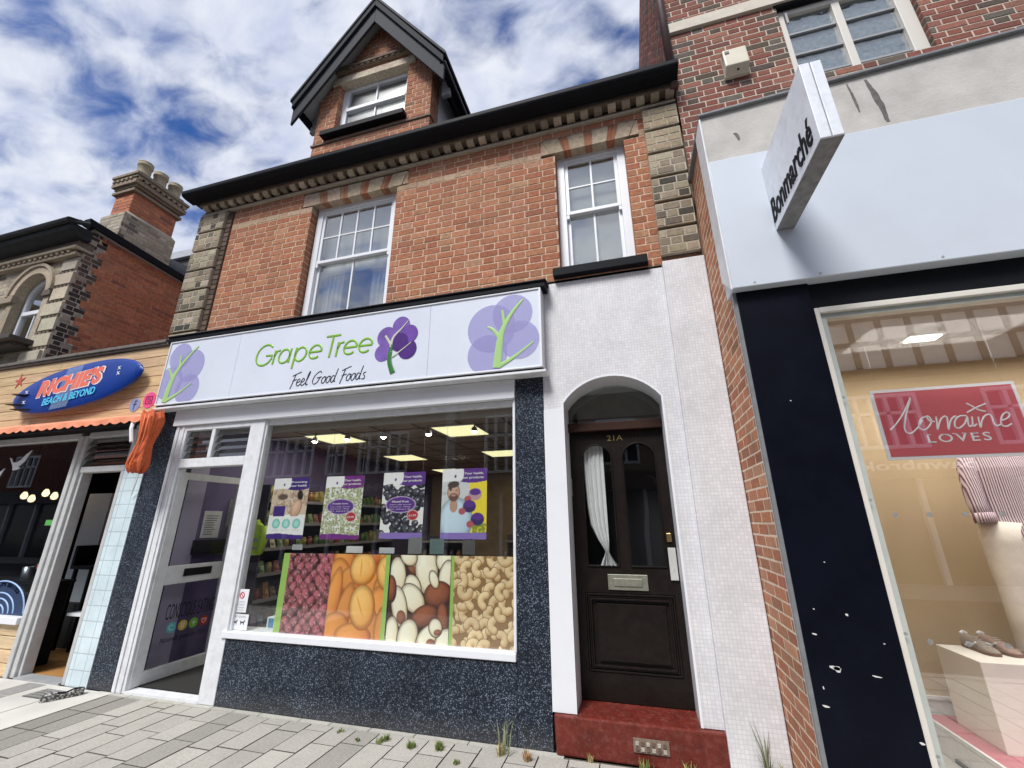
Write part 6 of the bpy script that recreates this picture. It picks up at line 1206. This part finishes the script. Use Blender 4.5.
# ================================================================== OPPOSITE SIDE OF THE STREET (seen as reflections)
random.seed(61)
def opposite(name, lab, x0, x1, h, wallm, wins, fas, textm, txt, tim=False):
    b = T(name, lab, 'building', ((x0+x1)/2, -12, 0)); m = MB(); yo = -12
    zc = 3.3; xs = sorted([(w[0], w[1], w[2], w[3]) for w in wins])
    m.box(x0, x1, yo-6, yo-.25, 0, h); 
    # front skin with openings
    cuts = sorted(set([x0, x1]+[q for w in xs for q in (w[0], w[1])]))
    for a, c in zip(cuts[:-1], cuts[1:]):
        hs = [w for w in xs if w[0] <= (a+c)/2 <= w[1]]; z = zc
        for w in sorted(hs, key=lambda q: q[2]): m.box(a, c, yo-.25, yo, z, w[2]); z = w[3]
        m.box(a, c, yo-.25, yo, z, h)
    m.build('wall', wallm, b)
    for (a, c, z0_, z1_, n) in wins:
        f = MB(); f.box(a, a+.1, yo-.12, yo+.03, z0_, z1_); f.box(c-.1, c, yo-.12, yo+.03, z0_, z1_); f.box(a+.1, c-.1, yo-.12, yo+.03, z1_-.1, z1_); f.box(a+.1, c-.1, yo-.12, yo+.05, z0_, z0_+.1); zt = z0_+(z1_-z0_)*.62; f.box(a+.1, c-.1, yo-.12, yo+.02, zt, zt+.08)
        for k in range(1, n): xx = a+(c-a)*k/n; f.box(xx-.05, xx+.05, yo-.11, yo+.02, z0_+.1, z1_-.1)
        w = f.build('window', wpaint, b); p = MB(); p.box(a, c, yo-.2, yo-.19, z0_, z1_); p.build('pane', mat('far_pane', (.03, .035, .045), .1, 0), w)
    m = MB(); m.box(x0, x1, yo, yo+.35, 2.65, zc-.02); m.build('fascia', fas, b)
    if txt: fit_text('shop_lettering', txt[0], textm, b, lambda u, v, n: (-u, yo+.355+n, v), txt[1], txt[2], 2.8, 3.13, .02, bold=.02)
    m = MB(); m.box(x0, x1, yo-.2, yo-.1, 0, 2.65); m.build('shop_glazing', mat('far_shop', (.05, .05, .055), .15, .1), b)
    m = MB(); 
    for k in range(int((x1-x0)/2.2)+1): m.box(x0+2.2*k, x0+2.2*k+.12, yo-.1, yo+.05, 0, 2.65)
    m.build('shopfront_post', wpaint, b)
    m = MB(); m.prism([(x0-.1, h), (x1+.1, h), (x1+.1, h+.12), (x0-.1, h+.12)], 'y', yo-6.2, yo+.3); m.build('eaves', black, b)
    m = MB(); m.hexa([(x0, yo+.2, h+.12), (x1, yo+.2, h+.12), (x1, yo-6, h+.12), (x0, yo-6, h+.12), (x0, yo-2.9, h+2.2), (x1, yo-2.9, h+2.2), (x1, yo-3.1, h+2.2), (x0, yo-3.1, h+2.2)]); m.build('roof', slate, b)
    return b
redm = mat('far_red_brick', (.15, .05, .035), .9, .2, 8); 
opposite('corner_building', 'long dark building across the street beyond the pharmacy', -42, -19.1, 8, redm, [(-24, -22, 3.55, 5.3, 4), (-29, -27, 3.55, 5.3, 4), (-34, -32, 3.55, 5.3, 4)], mat('far_fascia_navy', (.02, .02, .03), .5), None, None)
opposite('pharmacy_building', 'dark brick building across the street with rows of white windows over a pharmacy', -19, -7.2, 6.4, redm, [(-16.2, -13.6, 3.55, 5.35, 5), (-12.9, -11.95, 3.55, 4.9, 2), (-11.3, -8.9, 3.55, 5.3, 5)], mat('far_fascia_dark', (.03, .04, .045), .5), mat('far_letters', (.35, .35, .35), .5), ('PHARMACY', 9.6, 13.6))
o2 = opposite('red_shop_building', 'dark red building across the street with a grey column and tall white windows', -7.1, -2.0, 7.2, redm, [(-5.5, -4.2, 3.4, 5.7, 3), (-3.6, -2.4, 3.4, 5.7, 3)], mat('far_fascia_grey', (.12, .12, .12), .5), mat('far_black', (.02, .02, .02), .5), ('PRIME', 2.4, 5.6))
m = MB(); m.box(-7.15, -6.75, -12, -11.8, 3.7, 6.6); m.box(-7.25, -6.65, -12, -11.7, 3.5, 3.7); m.build('column', gpaint, o2)
opposite('plain_building', 'plain rendered building across the street', -1.9, 5.2, 7.5, mat('far_render', (.3, .24, .19), .9, .1), [(-1.2, .4, 3.6, 5.4, 3), (1.4, 3.0, 3.6, 5.4, 3)], mat('far_fascia_brown', (.1, .07, .05), .5), MATS['far_letters'], ('BAKERY', -3.5, -.5))
tb = opposite('timbered_building', 'half-timbered building across the street over a pawnbrokers', 5.3, 13.5, 5.55, mat('far_tan', (.26, .18, .11), .9, .1), [(6.2, 8.1, 3.5, 5.1, 5), (9.6, 12.2, 3.5, 5.1, 5)], mat('far_fascia_brown2', (.16, .11, .07), .5), mat('far_white', (.9, .9, .88), .5), ('pawnbrokers', -8.75, -5.4))
m = MB(); m.box(5.3, 13.5, -12.3, -11.9, 5.72, 8.2); m.build('render_panel', mat('far_cream', (.78, .76, .7), .9, .05), tb); m = MB()
for k in range(11): m.box(5.3+.76*k, 5.46+.76*k, -11.9, -11.86, 5.72, 8.2)
for z in (5.72, 6.6, 7.4): m.box(5.3, 13.5, -11.86, -11.83, z, z+.14)
m.build('timber', mat('far_timber', (.03, .022, .018), .8), tb)
opposite('end_building', 'brick building at the far right across the street', 13.6, 24, 7, redm, [(15, 17, 3.6, 5.4, 3), (19, 21, 3.6, 5.4, 3)], MATS['far_fascia_dark'], MATS['far_letters'], None)

# ================================================================== SMALL THINGS ON THE GROUND
random.seed(71)
SHW = T('shoe', 'grey snakeskin patterned slip-on shoe lying on the pale slab by the cafe step', 'shoe', (-5.45, -.22, 0))
sk = bpy.data.materials.new('snakeskin'); sk.use_nodes = True; t_ = sk.node_tree; bs = t_.nodes['Principled BSDF']; gg = t_.nodes.new('ShaderNodeNewGeometry'); vo = t_.nodes.new('ShaderNodeTexVoronoi'); vo.inputs['Scale'].default_value = 60; t_.links.new(gg.outputs['Position'], vo.inputs[0]); rp = t_.nodes.new('ShaderNodeValToRGB'); rp.color_ramp.elements[0].color = (.45, .44, .42, 1); rp.color_ramp.elements[1].color = (.05, .05, .05, 1); rp.color_ramp.elements[0].position = .3; rp.color_ramp.elements[1].position = .6; t_.links.new(vo.outputs[0], rp.inputs[0]); t_.links.new(rp.outputs[0], bs.inputs['Base Color']); bs.inputs['Roughness'].default_value = .6
ro = 1.05; cc, ss = math.cos(ro), math.sin(ro)
def SP(a, b, h): return (-5.44+a*cc-b*ss, -.235+a*ss+b*cc, .004+h)
pr_ = [(-.15, .012), (-.135, .035), (-.10, .046), (-.04, .044), (.02, .038), (.08, .04), (.12, .036), (.145, .02), (.15, .005)]
m = MB(); ra, rb, rc = [], [], []
for a, w in pr_+[(a, -w) for a, w in pr_[::-1]]: ra.append(SP(a, w, 0)); rb.append(SP(a, w*1.1, .045 if a < 0 else .035+.02*(a > .05))); rc.append(SP(a*.93, w*.85, .05 if a < 0 else .04+.02*(a > .05)))
m.strip(ra+ra[:1], rb+rb[:1]); m.strip(rb+rb[:1], rc+rc[:1]); m.build('shoe_side', sk, SHW); m = MB(); m.face(ra); m.v = [(a, b, c+.008) for a, b, c in m.v]; m.build('insole', mat('insole_dark', (.06, .06, .06), .8, .1), SHW)
m = MB(); k = 10; rowsU = [[SP(a, w*1.08*math.cos(PI*j/k), .035+.03*math.sin(PI*j/k)) for j in range(k+1)] for a, w in pr_[1:4]]
for i in range(len(rowsU)-1): m.strip(rowsU[i], rowsU[i+1])
m.build('vamp', sk, SHW)
GR = T('drain_grate', 'small flat dark drain grating beside the snakeskin shoe', 'drain cover', (-5.72, -.2, .004)); m = MB(); m.box(-5.86, -5.58, -.31, -.12, .0045, .012); m.build('frame', mat('grate_dark', (.1, .1, .1), .7, .3, 40), GR); m = MB()
for i in range(7):
    for j in range(4): m.box(-5.85+.039*i, -5.85+.039*i+.024, -.30+.045*j, -.30+.045*j+.028, .012, .0155)
m.build('bars', mat('grate_pale', (.32, .31, .29), .7, .2, 30), GR)
def tuft(x, y, n, h, spread, cols, lab, cat='weed', flop=.5, z=0, grp=None):
    t = MB(); cs = []; sub = [(random.uniform(-.6, .6)*spread, random.uniform(-.6, .6)*spread) for _ in range(4)]
    for i in range(n):
        a = random.uniform(0, 2*PI); d = spread*math.sqrt(random.random()); sbx, sby = random.choice(sub); bx, by = x+sbx+.5*d*math.cos(a), y+sby+.5*d*math.sin(a); hh = h*random.uniform(.5, 1.1); a2 = random.uniform(0, 2*PI); f = hh*flop*1.6*random.uniform(.2, 1); w = random.uniform(.0015, .0032)*(1+h*2)
        nx, ny = -math.sin(a2)*w, math.cos(a2)*w; c = jit(random.choice(cols), .2); p = [(bx, by, z), (bx+f*.3*math.cos(a2), by+f*.3*math.sin(a2), z+hh*.6), (bx+f*math.cos(a2), by+f*math.sin(a2), z+hh)]
        t.face([(p[0][0]-nx, p[0][1]-ny, p[0][2]), (p[0][0]+nx, p[0][1]+ny, p[0][2]), (p[1][0]+nx, p[1][1]+ny, p[1][2]), (p[1][0]-nx, p[1][1]-ny, p[1][2])], c)
        t.face([(p[1][0]-nx, p[1][1]-ny, p[1][2]), (p[1][0]+nx, p[1][1]+ny, p[1][2]), p[2]], c)
    o = t.build('weed_tuft', mat('weed', (1, 1, 1), .8, .1, 50, attr=True)); recenter(o); o.location.z = z; tag(o, lab, cat, grp)
GN = [(.12, .18, .03), (.2, .24, .05), (.09, .13, .03)]; DR = [(.42, .34, .16), (.3, .24, .1), (.14, .16, .05)]
tuft(-2.41, -.13, 40, .02, .035, GN, 'tiny moss patch in a paving joint, leftmost along the granite wall'); tuft(-2.20, -.22, 40, .02, .03, GN, 'tiny moss patch in the joint left of the round green weed'); tuft(-1.985, -.17, 90, .04, .055, GN, 'round green weed in the paving below the apricot photo')
tuft(-1.76, -.21, 90, .04, .04, GN, 'small weed in a joint between the two larger green weeds'); tuft(-1.53, -.20, 100, .05, .06, GN, 'larger green weed in the paving below the brazil nuts photo'); tuft(-1.33, -.33, 50, .03, .03, GN, 'small moss tuft in the joint near the bottom edge')
tuft(-1.08, -.13, 50, .09, .04, DR, 'dry straw-coloured tuft at the granite pier'); tuft(-1.06, -.11, 12, .30, .06, [(.22, .27, .14), (.3, .32, .18)], 'tall thin wild stems rising above the dry straw tuft', flop=.3); tuft(-.88, -.15, 60, .06, .035, [(.35, .2, .1), (.25, .2, .08)], 'small reddish dry tuft in front of the red step corner')
tuft(-.06, -.09, 70, .07, .07, DR+GN, 'dry weed below the air brick of the red step'); tuft(.20, -.09, 60, .08, .05, DR+GN, 'weed at the right foot of the red step'); tuft(.66, -.11, 14, .36, .02, [(.12, .12, .07), (.2, .22, .1)], 'tall dark grass stem against the white tiled pier', flop=.25); tuft(.76, -.15, 60, .16, .04, DR+GN, 'grass tuft where the tiled pier meets the brick flank wall')
tuft(-.45, -.06, 30, .05, .03, DR, 'small dry tuft at the left foot of the red step')
